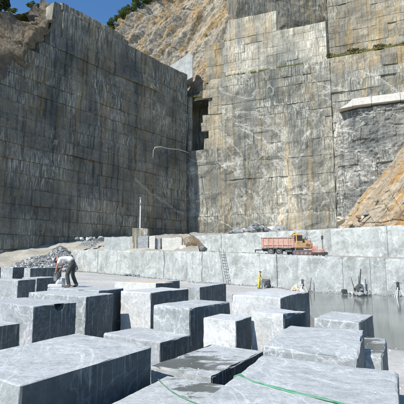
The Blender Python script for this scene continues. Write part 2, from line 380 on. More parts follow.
# ------------------------------------------------------------------ wall builder: cut rock panels
def panel_mesh(name, P0, d, n, u0, u1, z0, z1, off, amp, back=.9, gap=.05, res=1.0, fine=.5, joint=1.0):
    nu = max(3, min(12, int((u1-u0)/res)+2)); nz = max(3, min(12, int((z1-z0)/res)+2))
    def fr(nn, a, b):      # grid lines with an extra line close to each border
        return [a, a+.12]+[a+(b-a)*i/(nn-1) for i in range(1, nn-1)]+[b-.12, b]
    us = fr(nu, u0+.012, u1-.012); zs = fr(nz, z0+gap*.5*random.uniform(.1, 1.0)*joint, z1-gap*.5*random.uniform(.1, 1.0)*joint)
    v = []; N = len(us)
    tl = random.uniform(-.012, .012)
    for j, z in enumerate(zs):
        for i, u in enumerate(us):
            p = Vector((P0.x+d.x*u, P0.y+d.y*u, z)); q = p
            o = off+amp*(fbm(q*.13, 3)*.8+fine*fbm(q*.7, 3)*.35)+tl*(z-z0)
            e = (i in (0, N-1))+(j in (0, len(zs)-1))
            if j in (0, len(zs)-1): o -= (.03+.09*max(0, noise.noise(q*.5))+.05*max(0, noise.noise(q*2.3)))*joint
            if i in (0, N-1): o -= .015+.09*max(0, noise.noise(q*.8+Vector((3, 1, 7)))-.1)
            uu = u+(.05*noise.noise(q*1.3+Vector((5, 0, 0))) if 0 < i < N-1 else 0); zz = z+.07*noise.noise(Vector((q.x*.15, q.y*.15, z*.4)))+.03*noise.noise(q*1.1)
            v.append((P0.x+d.x*uu+n.x*o, P0.y+d.y*uu+n.y*o, zz))
    f = [(j*N+i, j*N+i+1, (j+1)*N+i+1, (j+1)*N+i) for j in range(len(zs)-1) for i in range(N-1)]
    K = len(zs)
    ring = [i for i in range(N)]+[j*N+N-1 for j in range(1, K)]+[(K-1)*N+i for i in range(N-2, -1, -1)]+[j*N for j in range(K-2, 0, -1)]
    b0 = len(v)
    for r in ring: v.append((v[r][0]-n.x*back, v[r][1]-n.y*back, v[r][2]))
    m = len(ring)
    for k in range(m): f.append((ring[k], b0+k, b0+(k+1) % m, ring[(k+1) % m]))
    return mesh(name, v, f)

def courses(a, b, h, j=.25):
    z = [a]
    while z[-1] < b-h*.6: z.append(z[-1]+h*random.uniform(1-j, 1+j))
    z[-1] = b
    return z
def wall(parent, name, P0, P1, zs, m, side, colw, amp=.35, cjit=.12, pjit=.1, top=None, hole=None, batter=0.0, res=1.0, mfn=None, gap=.05, fine=.5, stagger=True, joint=.6):
    P0 = Vector((P0[0], P0[1], 0)); d = Vector((P1[0], P1[1], 0))-P0; Lw = d.length; d.normalize()
    n = Vector((d.y, -d.x, 0))*side
    cnt = 0; fixed = None
    for k in range(len(zs)-1):
        z0, z1 = zs[k], zs[k+1]; co_ = random.uniform(-cjit, cjit)-batter*(z0-zs[0])
        us = [0.0]
        while us[-1] < Lw-colw*.5: us.append(us[-1]+random.choice((.6, .8, 1, 1, 1.3, 1.7))*colw*random.uniform(.85, 1.15))
        us[-1] = Lw
        if not stagger:
            fixed = fixed or us; us = fixed
        for u0, u1 in zip(us, us[1:]):
            um, zm = (u0+u1)/2, (z0+z1)/2
            if top and zm > top(um): continue
            if hole and hole(um, zm): continue
            me = panel_mesh(name, P0, d, n, u0, u1, z0, z1, co_+random.uniform(-pjit, pjit)*(2.2 if random.random() < .12 else .45), amp, res=res, gap=gap, fine=fine, joint=joint*random.choice((.5, 1, 1.5)))
            mm = mfn(um, zm) if mfn else m
            link(name, me, mm, parent); cnt += 1
    return n, d, Lw, cnt
def core(parent, P0, P1, poly, m, side, inset=.45, depth=14, name='rock_core'):
    """rock mass behind the panels: outline in (u,z) extruded away from the face"""
    P0 = Vector((P0[0], P0[1], 0)); d = (Vector((P1[0], P1[1], 0))-P0).normalized(); n = Vector((d.y, -d.x, 0))*side
    k = len(poly); v = []
    for o in (-inset, -inset-depth):
        for u, z in poly: v.append(P0+d*u+n*o+Vector((0, 0, z)))
    f = [tuple(range(k)), tuple(range(2*k-1, k-1, -1))]+[(i, i+k, (i+1) % k+k, (i+1) % k) for i in range(k)]
    return link(name, mesh(name, v, f), m, parent)

# ---- left cliff (in shade)
ZT = PY(187, 75, 104).z
C0 = PY(187, 75, 104); C1 = PZ(62, 9, ZT); dl = (C1-C0); dl.z = 0; dl.normalize()
CL = C0+dl*58
cl = empty('cliff_left', (C0.x, C0.y, 0)); tag(cl, 'tall shaded grey cut rock face with long horizontal courses', kind='structure'); cl.location = (0, 0, 0)
Pn = lambda o, n: (o.x+n[0], o.y+n[1])
Lc = 58.0
def top_left(u):        # u from the far right corner towards the left
    return ZT+1.6 if 20 < u < 40 else (ZT if u <= 20 else max(ZT-3.5-(u-40)*2.4, 37.5))
zs_l = courses(2.0, ZT+1.6, 2.75, .12)
zs_l[-2] = ZT
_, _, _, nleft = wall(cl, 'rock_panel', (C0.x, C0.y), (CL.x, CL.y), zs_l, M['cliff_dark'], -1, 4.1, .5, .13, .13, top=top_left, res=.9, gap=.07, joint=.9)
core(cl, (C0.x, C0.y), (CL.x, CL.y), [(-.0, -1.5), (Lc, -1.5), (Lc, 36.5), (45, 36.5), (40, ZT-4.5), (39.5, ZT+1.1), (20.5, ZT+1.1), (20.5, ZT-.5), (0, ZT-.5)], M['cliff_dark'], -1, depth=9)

# ---- back cliff
Lb = PY(228, 77, 102); Lb2 = PZ(294, 66, Lb.z); db = (Lb2-Lb); db.z = 0; db.normalize()
ZL = Lb.z                                    # grassy ledge height
def PW(px, py, o=0.0):                       # pixel -> (u,z) on the back wall plane (offset o towards camera)
    n = Vector((db.y, -db.x, 0)); q = Lb+n*o; r = ray(px, py)
    t = ((q-Vector((0, 0, H))).dot(n))/r.dot(n); p = r*t+Vector((0, 0, H))
    return (p-Lb).dot(db), p.z
U0 = PW(187, 235)[0]
def uP(u, o=0.0): n = Vector((db.y, -db.x, 0)); return (Lb.x+db.x*u+n.x*o, Lb.y+db.y*u+n.y*o)
cb = empty('cliff_back'); tag(cb, 'sunlit pale cut rock wall streaked ochre and white', kind='structure')
uslot = PW(208, 120)[0]; zs0, zs1 = PW(200, 150)[1], PW(200, 95)[1]
u_mid = PW(332, 120)[0]
def mf_lower(u, z): return M['cliff_ochre'] if u < PW(222, 100)[0] and z > zs0 else M['cliff']
W0, W1 = uP(U0-.5), uP(u_mid)
off0 = U0-.5
zs_b = courses(4.0, ZL, 2.35, .12)
iz = min(range(len(zs_b)), key=lambda i: abs(zs_b[i]-zs0)); zs_b[iz] = zs0
zlow = [z for z in zs_b if z <= zs0+.01]; zlow = zlow[::-1][::2][::-1]; zlow[0] = 4.0
wall(cb, 'rock_panel', W0, W1, zlow, M['cliff'], 1, 11, .9, .12, .12, mfn=lambda u, z: mf_lower(u+off0, z), res=.9)
wall(cb, 'rock_panel', W0, W1, [z for z in zs_b if z >= zs0-.01], M['cliff'], 1, 3.0, .6, .08, .1,
     hole=lambda u, z: (u+off0 < uslot-.3 and z > zs0), mfn=lambda u, z: mf_lower(u+off0, z), res=.9)
core(cb, W0, W1, [(0, -1.5), (u_mid-off0, -1.5), (u_mid-off0, ZL-.1), (uslot-off0, ZL-.1), (uslot-off0, zs0-.1), (0, zs0-.1)], M['cliff'], 1, depth=22)
# white jamb beside the slot, right against the corner of the left cliff
jm = MB(); a = PW(187.5, 120); b_ = PW(191, 120)
for k in range(5):
    z0 = lerp(zs0, zs1, k/5); z1 = lerp(zs0, zs1, (k+1)/5)
    q = uP((a[0]+b_[0])/2, -.6+random.uniform(-.1, .1)); jm = MB(); jm.box((q[0], q[1], (z0+z1)/2), (b_[0]-a[0]+random.uniform(-.1, .1), 1.1, z1-z0-.06), math.atan2(db.y, db.x), b=.1)
    jm.build('jamb_stone', M['cliff_white'], cb)
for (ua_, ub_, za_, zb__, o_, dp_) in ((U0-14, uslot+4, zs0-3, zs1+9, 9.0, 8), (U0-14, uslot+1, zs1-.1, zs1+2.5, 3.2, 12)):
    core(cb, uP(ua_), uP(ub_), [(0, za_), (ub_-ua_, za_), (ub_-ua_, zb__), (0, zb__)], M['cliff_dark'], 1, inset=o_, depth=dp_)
# upper wall above the ledge, stepped top
zt1 = PW(255, 12)[1]; zt2 = PW(302, 23)[1]
ua, ub, uc, ud = PW(232, 40)[0], PW(271, 20)[0], PW(286, 30)[0], PW(326, 40)[0]
cu = empty('cliff_upper'); tag(cu, 'white streaked upper quarry wall standing above a grassy ledge', kind='structure')
um0 = PW(204, 60)[0]
X0, X1 = uP(um0, -1.3), uP(ud, -1.3)
topu = lambda u: (zt1-6 if u+um0 < ua-2 else zt1 if u+um0 < ub else zt2)
wall(cu, 'rock_panel', X0, X1, courses(ZL, zt2, 2.2, .1)+[zt1], M['cliff'], 1, 2.6, .4, .07, .08, top=topu, res=.8,
     mfn=lambda u, z: (M['cliff_ochre'] if u+um0 < PW(222, 60)[0] else M['cliff_white']))
core(cu, X0, X1, [(0, ZL-3), (ud-um0, ZL-3), (ud-um0, zt2-.4), (ub-um0, zt2-.4), (ub-um0, zt1-.4), (ua-um0-2, zt1-.4), (ua-um0-2, zt1-7), (0, zt1-7)], M['cliff'], 1, depth=7)
# shaded return wall behind it and the far upper right wall
S0 = PY(236, 10, 112); S1 = PY(331, 40, 126)
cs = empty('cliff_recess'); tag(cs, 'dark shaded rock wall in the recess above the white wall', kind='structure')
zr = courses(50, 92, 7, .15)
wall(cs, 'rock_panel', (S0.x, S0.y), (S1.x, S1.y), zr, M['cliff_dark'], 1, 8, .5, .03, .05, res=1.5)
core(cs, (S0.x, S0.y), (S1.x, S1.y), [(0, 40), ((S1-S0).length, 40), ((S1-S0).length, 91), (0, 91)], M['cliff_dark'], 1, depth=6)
T0 = PY(329, 40, 124); T1 = PY(440, 35, 112)
ct = empty('cliff_far'); tag(ct, 'ochre stained upper rock wall behind the grassy shelf', kind='structure')
wall(ct, 'rock_panel', (T0.x, T0.y), (T1.x, T1.y), courses(52, 92, 2.5, .12), M['cliff_ochre'], 1, 3.0, .5, .08, .12, res=1.0,
     mfn=lambda u, z: M['cliff'] if u > 24 else M['cliff_ochre'])
core(ct, (T0.x, T0.y), (T1.x, T1.y), [(0, 40), ((T1-T0).length, 40), ((T1-T0).length, 91.5), (0, 91.5)], M['cliff_ochre'], 1, depth=10)
# right section: wall under the grassy shelf, then a rough mass below the white parapet
zg = PW(365, 51)[1]; zp = PW(380, 104)[1]
cr = empty('cliff_right'); tag(cr, 'grey and ochre cut rock wall below the grassy shelf', kind='structure')
ur = PW(323, 80)[0]; ue = PW(470, 80)[0]
Y0, Y1 = uP(ur, -.5), uP(ue, -.5)
crack = [PW(336, 90)[0]-ur, PW(356.5, 90)[0]-ur]
wall(cr, 'rock_panel', Y0, Y1, courses(zp-3, zg, 2.5, .12), M['cliff'], 1, 3.0, .6, .12, .16, res=.9,
     mfn=lambda u, z: M['cliff_ochre'] if z > zg-4 else M['cliff'])
core(cr, Y0, Y1, [(0, zp-6), (ue-ur, zp-6), (ue-ur, zg-.1), (0, zg-.1)], M['cliff'], 1, depth=34)

# rough lower-right mass: displaced sheet
def rocksheet(name, Pf, nu, nv, amp, m, nrm, parent=None, blocky=0.0, ridge=.0, smooth=False, seed=0, strata=0.0, fine=.35):
    v = []; S = Vector((seed, seed*.7, seed*1.3))
    for j in range(nv+1):
        for i in range(nu+1):
            p = Pf(i/nu, j/nv); q = p+S
            d = fbm(q*.09, 5)*amp+fbm(q*.35, 4)*amp*fine
            if ridge: d += (1-abs(noise.noise(q*.16))*2)*ridge*.5
            if strata:
                w1 = q.x*.53+q.z*.85; w2 = -q.x*.85+q.z*.53
                d += strata*fbm(Vector((w1*.03, q.y*.1, w2*.2)), 3)+strata*.5*abs(noise.noise(Vector((w1*.06, q.y*.2, w2*.5))))
            if blocky:
                c = noise.cell(Vector((q.x*.28, q.y*.28, q.z*.33)))+.6*noise.cell(Vector((q.x*.6+3, q.y*.6, q.z*.7)))
                d += blocky*(c-.8)
            v.append(p+nrm*d)
    n = nu+1
    f = [(j*n+i, j*n+i+1, (j+1)*n+i+1, (j+1)*n+i) for j in range(nv) for i in range(nu)]
    return link(name, mesh(name, v, f, smooth), m, parent)
nb = Vector((db.y, -db.x, 0))
ul = PW(327, 160)[0]
def Pr(s, t):
    u = lerp(ul+2.5*(1-t)*0+sst(.75, 1, t)*2.0, ue, s); z = lerp(0, zp-1.0, t); a = uP(u, (2.6-1.2*t)*sst(0, .3, s)-.9*(1-sst(0,.12,s))-.2)
    return Vector((a[0], a[1], z))
crr = rocksheet('cliff_rough', Pr, 170, 150, .7, M['cliff_rough'], nb, blocky=.2, ridge=.4)
tag(crr, 'rough split grey rock mass below the bright white parapet', kind='structure')
# bright parapet slab along the shelf edge
pa, pb = PW(352, 103, 2.4)[0], ue
par = empty('parapet'); tag(par, 'long bright cream stone parapet along a cliff shelf', 'parapet')
qa = uP(pa, .9); zpa = zp-1.2; par.location = (qa[0], qa[1], zpa); par.rotation_euler[2] = math.atan2(db.y, db.x)
u = 0
while u < pb-pa-2:
    l = random.uniform(4.2, 6.0); m = MB(); m.box((u+l/2, .2+random.uniform(-.05, .05), 1.5), (l-.05, 3.6, 1.8+random.uniform(-.08, .08)), b=.12); m.build('parapet_stone', M['white_cut'], par); u += l
m = MB(); m.prism([(0, .65), (0, 2.3), (-1.0, 1.4), (-2.8, .4)], -1.5, 1.8); m.build('parapet_end', M['white_cut'], par)

# ------------------------------------------------------------------ natural rock above the left cliff
def Pn_(s, t):
    px = lerp(98, 250, s)
    ridge_y = pl(px, [(98, 36), (113, 29), (125, 20), (140, 8), (155, -2), (250, -60)])
    base_y = pl(px, [(98, 60), (187, 105), (205, 100), (212, 92), (240, 40), (250, 30)])
    a = PY(px, base_y, pl(px, [(98, 104), (187, 112), (212, 107), (250, 110)])); b = PY(px, ridge_y, pl(px, [(98, 112), (150, 122), (250, 135)]))
    return a.lerp(b, t)
ns = rocksheet('rock_slope', Pn_, 210, 170, 1.0, M['strata'], Vector((-.35, -.85, .4)).normalized(), blocky=.2, ridge=.35, seed=13, strata=1.5, fine=.28)
tag(ns, 'rough golden natural rock slope rising behind the cut faces', kind='structure')
# its far side so it is a hill
def Pback(s, t):
    px = lerp(98, 250, s); p = Pn_(s, 1); return Vector((p.x+t*10, p.y+t*60, lerp(p.z, 0, t*t)))
tag(rocksheet('hill_back', Pback, 30, 16, 2, M['hill'], Vector((0, 0, 1))), kind='structure')
# white cut pocket at its foot
pw = empty('rock_pocket'); tag(pw, 'small bright white cut rock face above the dark cliff corner', kind='structure')
mb = MB(); pq = [PY(170, 66, 106), PY(189.5, 53, 106), PY(192.5, 55, 106), PY(192.5, 77, 106), PY(170, 90, 106)]
mb.prism([(p.x, p.z) for p in pq][::-1], 106, 111); mb.build('rock_panel', M['bench'], pw)
# sunlit natural rock at the left end of the dark cliff
nl = Vector((dl.y, -dl.x, 0)); nl = nl if nl.y < 0 else -nl
def Pl_(s, t):
    px = lerp(-45, 52, s)
    ty = pl(px, [(-45, -10), (0, 14), (20, 16), (35, 9), (45, 5.5), (52, 7)]); by = pl(px, [(-45, 120), (0, 84), (18, 68), (28, 54), (36, 44), (44, 36), (48, 28), (52, 16)])
    a = PY(px, by, 0.001); a = PZ(px, by, 3) if False else a
    def onwall(px_, py_, o):
        q = C0+nl*o; r = ray(px_, py_); k = (q-Vector((0, 0, H))).dot(nl)/r.dot(nl); return r*k+Vector((0, 0, H))
    o = lerp(.1, .7, sst(0, .3, t))-5.5*sst(.2, 1, t); k = sst(.9, 1, s)
    return onwall(px, lerp(by, ty, t), lerp(o, min(o, .15), k))
rl = rocksheet('rock_outcrop', Pl_, 120, 90, 1.3, M['natural'], Vector((-.5, -.6, .6)).normalized(), blocky=.7, ridge=1.2, seed=40, strata=.9)
tag(rl, 'sunlit brown natural rock outcrop capping the dark cliff', kind='structure')
def Phill(s, t):
    p = Pl_(s, 1); return Vector((p.x-t*14, p.y+t*26, p.z+2.5*math.sin(t*3.0)-t*4))
hl = rocksheet('hill', Phill, 40, 24, .8, M['hill'], Vector((0, 0, 1)), seed=5)
tag(hl, 'dry grassy hilltop above the brown outcrop', kind='structure')

# ------------------------------------------------------------------ benches
BL, BM, BR = Vector((-27.5, 71.83, 0)), Vector((0, 48.0, 0)), Vector((19.4, 39.0, 0))
BX = BR+(BR-BM)*.9
def bz(x): return pl(x, [(-21, 4.47), (0, 4.03), (19.4, 3.21), (40, 2.6)])
bl = empty('rock_bench'); tag(bl, 'pale grey saw-cut marble bench wall at the back of the floor', kind='structure')
def bench_panels(A, B, ws, parent, ztf, zbf, m, amp=.12, thick=1.2):
    d = (B-A); Lw = d.length; d.normalize(); n = Vector((d.y, -d.x, 0))
    if n.y > 0: n = -n
    u = 0; i = 0
    while u < Lw-.3:
        wv = ws[i % len(ws)]; i += 1; u1 = min(Lw, u+wv)
        if Lw-u1 < 1: u1 = Lw
        off = random.uniform(-.07, .07); us = [u+.012]+[lerp(u, u1, k/8) for k in range(1, 8)]+[u1-.012]; v = []
        for k, uu in enumerate(us):
            p = A+d*uu; zt = ztf(p); zb = zbf(p)
            for t in (0, .06, .2, .4, .6, .8, .94, 1):
                z = lerp(zb, zt, t); q = Vector((p.x, p.y, z)); o = off+amp*fbm(q*.5, 4)
                if k in (0, 8) or t == 1: o -= .025+.07*max(0, noise.noise(q*2.3))
                v.append(q+n*o)
            v.append(Vector((p.x, p.y, zt-.02))-n*thick); v.append(Vector((p.x, p.y, zb))-n*thick)
        c = 10; f = []
        for k in range(8):
            for t in range(10): f.append((k*c+t, (k+1)*c+t, (k+1)*c+(t+1) % c, k*c+(t+1) % c))
        f += [tuple(range(9, -1, -1)), tuple(8*c+t for t in range(10))]
        link('bench_panel', mesh('bench_panel', v, f), m, parent); u = u1
    return n, d
pxb = [4.2, 3.1, 5.5, 2.4, 4.8, 6.2, 3.6]
bench_panels(BL, BM, pxb, bl, lambda p: bz(p.x), lambda p: zfloor(p.x, p.y)-.6, M['bench'])
bench_panels(BM, BX, [3.4, 3.7, 1.9, 2.3, 4.5, 2.6, 1.4, 4.2, 5], bl, lambda p: bz(p.x), lambda p: -.9, M['bench'])
core(bl, (BL.x, BL.y), (BM.x, BM.y), [(0, -1.5), ((BM-BL).length-.3, -1.5), ((BM-BL).length-.3, 3.7), (0, 4.1)], M['bench'], 1, .5, 1.6)
core(bl, (BM.x, BM.y), (BX.x, BX.y), [(0.3, -1.5), ((BX-BM).length, -1.5), ((BX-BM).length, 2.2), (0.3, 3.7)], M['bench'], 1, .5, 1.6)
# upper bench
UA, UB = Vector((-1.2, 57.5, 0)), Vector((21.2, 42.5, 0)); UX = UB+(UB-UA)*.8
zt2b = lambda p: pl(p.x, [(-1.2, 6.35), (21, 6.75), (45, 7.2)])
ub_ = empty('rock_bench'); tag(ub_, 'upper pale marble step behind the pink trailer', kind='structure')
bench_panels(UA, UX, [4.6, 3.0, 5.2, 3.8, 2.9, 6.0, 2.2, 3.3, 1.6], ub_, zt2b, lambda p: bz(p.x)-.5, M['bench'])
core(ub_, (UA.x, UA.y), (UX.x, UX.y), [(0.3, 1), ((UX-UA).length, 1), ((UX-UA).length, 6.5), (0.3, 5.9)], M['bench'], 1, .5, 1.6)

# ground between benches and cliffs
def strip(name, front, back, nu, nv, m, rough=.15, kind='structure', zadd=None):
    v = []
    def at(pts, s):
        k = s*(len(pts)-1); i = min(int(k), len(pts)-2); return Vector(pts[i]).lerp(Vector(pts[i+1]), k-i)
    for j in range(nv+1):
        for i in range(nu+1):
            p = at(front, i/nu).lerp(at(back, i/nu), j/nv)
            e = min(1, j/2)
            p.z += rough*fbm(Vector((p.x*.3, p.y*.3, 2)), 4)*e+(zadd(p) if zadd else 0)
            v.append(p)
    n = nu+1
    f = [(j*n+i, j*n+i+1, (j+1)*n+i+1, (j+1)*n+i) for j in range(nv) for i in range(nu)]
    return tag(link(name, mesh(name, v, f, True), m), kind=kind)
front = [(-62, 30, -.3), (-40, 42, .2), (-28, 57, .8), (-24.2, 69.2, 4.40), (-14, 60.4, 4.2), (-7, 54.1, 4.08), (-.3, 48.4, 3.97)]
back = [(-70, 42, 3.0), (-52, 52, 3.2), (-36, 69, 4.6), (-27, 79, 6.6), (-19, 88, 8.0), (-10, 98, 8.8), (-2, 104, 9.2)]
front = [Vector(p) for p in front]
strip('haul_road', front, back, 70, 30, M['ramp'], .35)
strip('bench_shelf', [(-.8, 48.7, 3.93), (BM.x+.4, BM.y+.25, 3.94), (BR.x+.2, BR.y+.3, 3.1), (BX.x, BX.y+.3, 2.4)], [(-1.2, 58.5, 4.2), (-.8, 57.5, 4.15), (21.5, 42.8, 3.4), (UX.x, UX.y, 3.0)], 50, 8, M['bench_ground'], .1)
strip('upper_shelf', [(-1.0, 58.1, 6.25), (21.3, 43.1, 6.62), (UX.x, UX.y+.5, 6.9)], [(-3.5, 105, 9.3), (22, 100, 8.6), (60, 86, 8.6)], 60, 26, M['bench_ground'], .5)

# ochre spur on the upper shelf
def Ps(s, t):
    px = lerp(333, 470, s)
    ty = pl(px, [(333, 232), (345, 229), (358, 220), (372, 209), (384, 194), (395, 177), (404, 165), (470, 80)])
    Yd = pl(px, [(333, 66), (404, 60), (470, 55)])
    b = PY(px, 238, Yd); b.z = 5.8; a = PY(px, ty, Yd+2+(px-333)*.06)
    if t <= .8: return b.lerp(a, t/.8)
    return a+Vector((2, 26, -3))*((t-.8)/.2)
sp = rocksheet('rock_spur', Ps, 150, 120, .8, M['spur'], Vector((-.5, -.8, .2)).normalized(), blocky=.25, ridge=.3, seed=77, strata=1.4)
tag(sp, 'ochre diagonal rock slab leaning below the rough grey cliff', kind='structure')

for k in range(6):
    t_ = random.random(); sl_ = Ps(.06+.35*t_, .8); SPUR_STONES = globals().setdefault('SPUR_STONES', []); SPUR_STONES.append(sl_+Vector((random.uniform(-.6, .2), -.4, random.uniform(-.2, .3))))
# ------------------------------------------------------------------ quarry blocks
YAW = R(33)
def block_mesh(L, W, hgt, cuts, chip=.05, notch=None, seed=0, tilt=0.0, sawn_shade=False):
    """local: origin at near corner, +x = D (length), +y = E (width), z down from 0"""
    bm = bmesh.new(); bmesh.ops.create_cube(bm, size=1)
    bmesh.ops.subdivide_edges(bm, edges=bm.edges[:], cuts=cuts, use_grid_fill=True)
    bm.normal_update()
    if sawn_shade:
        for f in bm.faces: f.material_index = 1 if abs(f.normal.y) > .7 else 0  # long sides take the colour with shade painted in
    S = Vector((seed*3.1, seed*1.7, seed*.9)); dims = Vector((L, W, hgt)); eps = .5/(cuts+1)
    for v in bm.verts:
        c = v.co.copy()
        # pull the outer rows of vertices close to the edges so that chips stay small
        for a in range(3):
            s_ = 1 if c[a] > 0 else -1; k = (.5-abs(c[a]))*(cuts+1)
            if .5 < k < 1.5: c[a] = s_*(.5-min(.5/(cuts+1)*1.2, .035/dims[a]))
        p = Vector((c.x*L, c.y*W, c.z*hgt)); q = p+S
        on = [abs(abs(c[a])-.5) < 1e-4 for a in range(3)]; ne = sum(on)
        dsp = .012*fbm(q*1.3, 4)+.02*noise.noise(q*.45)
        for a in range(3):
            if on[a]:
                sg = 1 if c[a] > 0 else -1
                p[a] += sg*dsp
                if ne >= 2:
                    ch = .008+chip*max(0, noise.noise(q*2.1+Vector((a*7, 0, 0)))-.05)**1.2+chip*1.6*max(0, noise.noise(q*.8)-.35)
                    p[a] -= sg*ch*(1.5 if ne == 3 else 1)
        if tilt and on[2] and c.z > 0: p.z += tilt*noise.noise(q*.35)
        if notch:
            nx, nr = notch; d = math.hypot(p.x+L/2-nx, p.z-hgt/2+.03)
            if abs(c.y+.5) < 1e-4 and d < nr*1.3: p.y += .3*sst(nr*1.2, nr*.9, d)
        v.co = Vector((p.x+L/2, p.y+W/2, p.z-hgt/2))
    me = bpy.data.meshes.new('marble_block'); bm.to_mesh(me); bm.free()
    me.polygons.foreach_set('use_smooth', [False]*len(me.polygons))
    return me
def solve(N, z, yaw, px):         # distance along yaw direction until the point reaches screen column px
    dx, dy = math.sin(yaw), math.cos(yaw); k = (px-202)/F
    n = PZ(*N, z)
    best = min((abs((n.x+dx*t)-k*((n.y+dy*t)*_c+(z-H)*_s)), t) for t in [i*.01 for i in range(5, 700)])
    return best[1]
sd_i = 0
def block(label, N, z, xD=None, xE=None, L=None, W=None, m='block', yaw=33, far=False, cuts=16, notch=None, chip=.06, zb=None, tilt=.05, name='marble_block', group=None):
    global sd_i; sd_i += 1
    yw = R(yaw); n = PZ(*N, z)
    L = L or solve(N, z, yw, xD); W = W or solve(N, z, yw-math.pi/2, xE)
    if far: n = n-Vector((math.sin(yw), math.cos(yw), 0))*L      # N is the far right corner
    zb_ = zfloor(n.x, n.y)-.02 if zb is None else zb
    o = link(name, block_mesh(L, W, z-zb_, cuts, chip, notch, sd_i, tilt, True), M[m]); o.data.materials.append(M['sawn_shade'])
    o.location = n; o.rotation_euler = (0, 0, math.pi/2-yw)
    tag(o, label, 'block', group)
    print('BLOCK', label[:40], 'L%.2f W%.2f h%.2f at %.1f,%.1f' % (L, W, z-zb_, n.x, n.y))
    return o
B = {}
B[1] = block('big marble block with pale top and dark scratched side, beside the wet patched block', (20.5, 384), 2.0, xD=152, W=1.85, cuts=34, yaw=32.4)
B[0] = block('marble block with a green rope lying across its top', (397, 370.5), 2.0, L=3.2, xE=262, cuts=34, yaw=25, far=True)
B[2] = block('low marble block with dark wet spots, touching the roped block', (229, 381.5), 1.5, L=2.4, W=1.5, m='block_wet2', far=True, cuts=28, yaw=27)
B[2].location += Vector((math.cos(R(33)), -math.sin(R(33)), 0))*.45-Vector((math.sin(R(33)), math.cos(R(33)), 0))*.12
B[3] = block('low marble block with large dark wet patches and chipped edge', (212, 376.5), 1.5, L=2.25, W=1.3, m='block_wet', cuts=28, yaw=31, chip=.12)
B[13] = block('broad flat marble block behind the roped block, with mottled grey end', (358, 357), 2.0, L=2.2, xE=262, cuts=26, yaw=24, chip=.1, tilt=.12)
B[14] = block('narrow low block with white dust and dark wet marks beside the broad flat block', (382, 357), 1.6, L=1.9, W=.95, m='block_wet3', cuts=22, yaw=27)
B[12] = block('marble block standing by the edge of the muddy water', (360, 322), 2.0, xD=373, xE=313, m='block', cuts=20, yaw=33)
B[5] = block('pale marble block with a broken corner and a white diagonal vein', (284, 318), 2.0, xD=306, xE=251, m='block_pale', cuts=26, yaw=33, chip=.22, tilt=.2)
B[8] = block('small pale marble block between the stepped block and the broken block', (236, 320), 2.0, xD=251.5, xE=203, m='block_pale', cuts=20, yaw=34)
B[7] = block('marble block with mottled pale end and long dark side, chipped at its upper far corner', (190, 309.5), 2.0, xD=230, xE=153, cuts=24, yaw=33, chip=.12)
B[4] = block('low grey slab block in front of the tall white-faced block', (160, 343), 1.3, xD=193, xE=103, m='block_dark', cuts=22, yaw=35)
B[6] = block('tall marble block with bright white veined end face', (151, 293), 2.0, xD=189, xE=121, m='block_pale', cuts=24, yaw=31)
B[9] = block('wide pale block with dusty top, in front of the yellow worker', (281, 298), 2.0, xD=309.5, xE=232, m='block_pale', cuts=22, yaw=33, chip=.08)
B[10] = block('far marble block with dark side, in front of the ladder', (200, 287), 2.0, xD=226.5, xE=187, cuts=18, yaw=28)
B[11] = block('small dark-sided block behind the white-faced block', (165, 282), 2.0, xD=180, xE=158, cuts=12, yaw=33)
B[22] = block('pale block with tan stained top behind the white-faced block', (156, 283.5), 2.0, L=1.6, xE=114.5, m='block_tan', cuts=16, yaw=33)
B[15] = block('dark-sided block with a round drill notch in its top edge', (33.5, 307), 2.0, xD=76.5, W=2.8, m='block_dark', cuts=56, yaw=33, notch=(.92, .15))
B[16] = block('low dark block in front of the notched block', (-20, 328), 1.5, xD=33, W=1.5, m='block_dark', cuts=22, yaw=36)
B[17] = block('wide marble block with dark right side just in front of the stooping worker\'s block', (86, 296.5), 2.0, xD=113.5, xE=29, cuts=24, yaw=27, chip=.07)
B[18] = block('block with grey dusty end behind the notched block', (18, 280.5), 2.0, xD=36, xE=-12, m='block_dark', cuts=16, yaw=30)
B[181] = block('dark-sided block next to the worker in the white shirt', (37, 278), 2.0, xD=57, xE=22, m='block_dark', cuts=16, yaw=31)
B[20] = block('far block with white end before the gravel heap', (13, 267.5), 2.5, xD=27, xE=1, cuts=12, m='block', yaw=33)
B[21] = block('far long dark-sided block with rounded white end before the gravel heap', (30.5, 268), 2.5, xD=62, xE=24, m='block', cuts=14, yaw=33, chip=.3)
B[24] = block('far block with white end at the edge of the gravel heap', (-6, 267.2), 2.5, xD=4, W=1.8, cuts=12, yaw=33)
B[25] = block('pale-topped block behind the wide block, under the stooping worker\'s boots', (99, 290.6), 2.1, L=1.7, xE=47, cuts=20, yaw=25, chip=.08)
# small white slab on the worker's block
p = PZ(55.5, 287.5, 2.1); m = MB(); m.box((0, 0, .075), (.62, .36, .15), b=.03); s = m.build('marble_slab', M['pale_stone']); s.location = (p.x, p.y, 2.1); s.rotation_euler[2] = R(12)
tag(s, 'small white stone slab lying at the stooping worker\'s feet', 'slab')

cp = []
for k_, o_ in B.items():
    bx_ = [v.co for v in o_.data.vertices]; lx = max(v.x for v in bx_); ly = max(v.y for v in bx_)
    for i in range(int(3*lx*ly)):
        q_ = o_.matrix_basis @ Vector((lx*random.uniform(.03, .97), ly*random.uniform(.03, .97), 0)); cp.append((q_+Vector((0, 0, .01)), random.choice((.006, .008, .01, .012, .02))))
CHIPS = cp
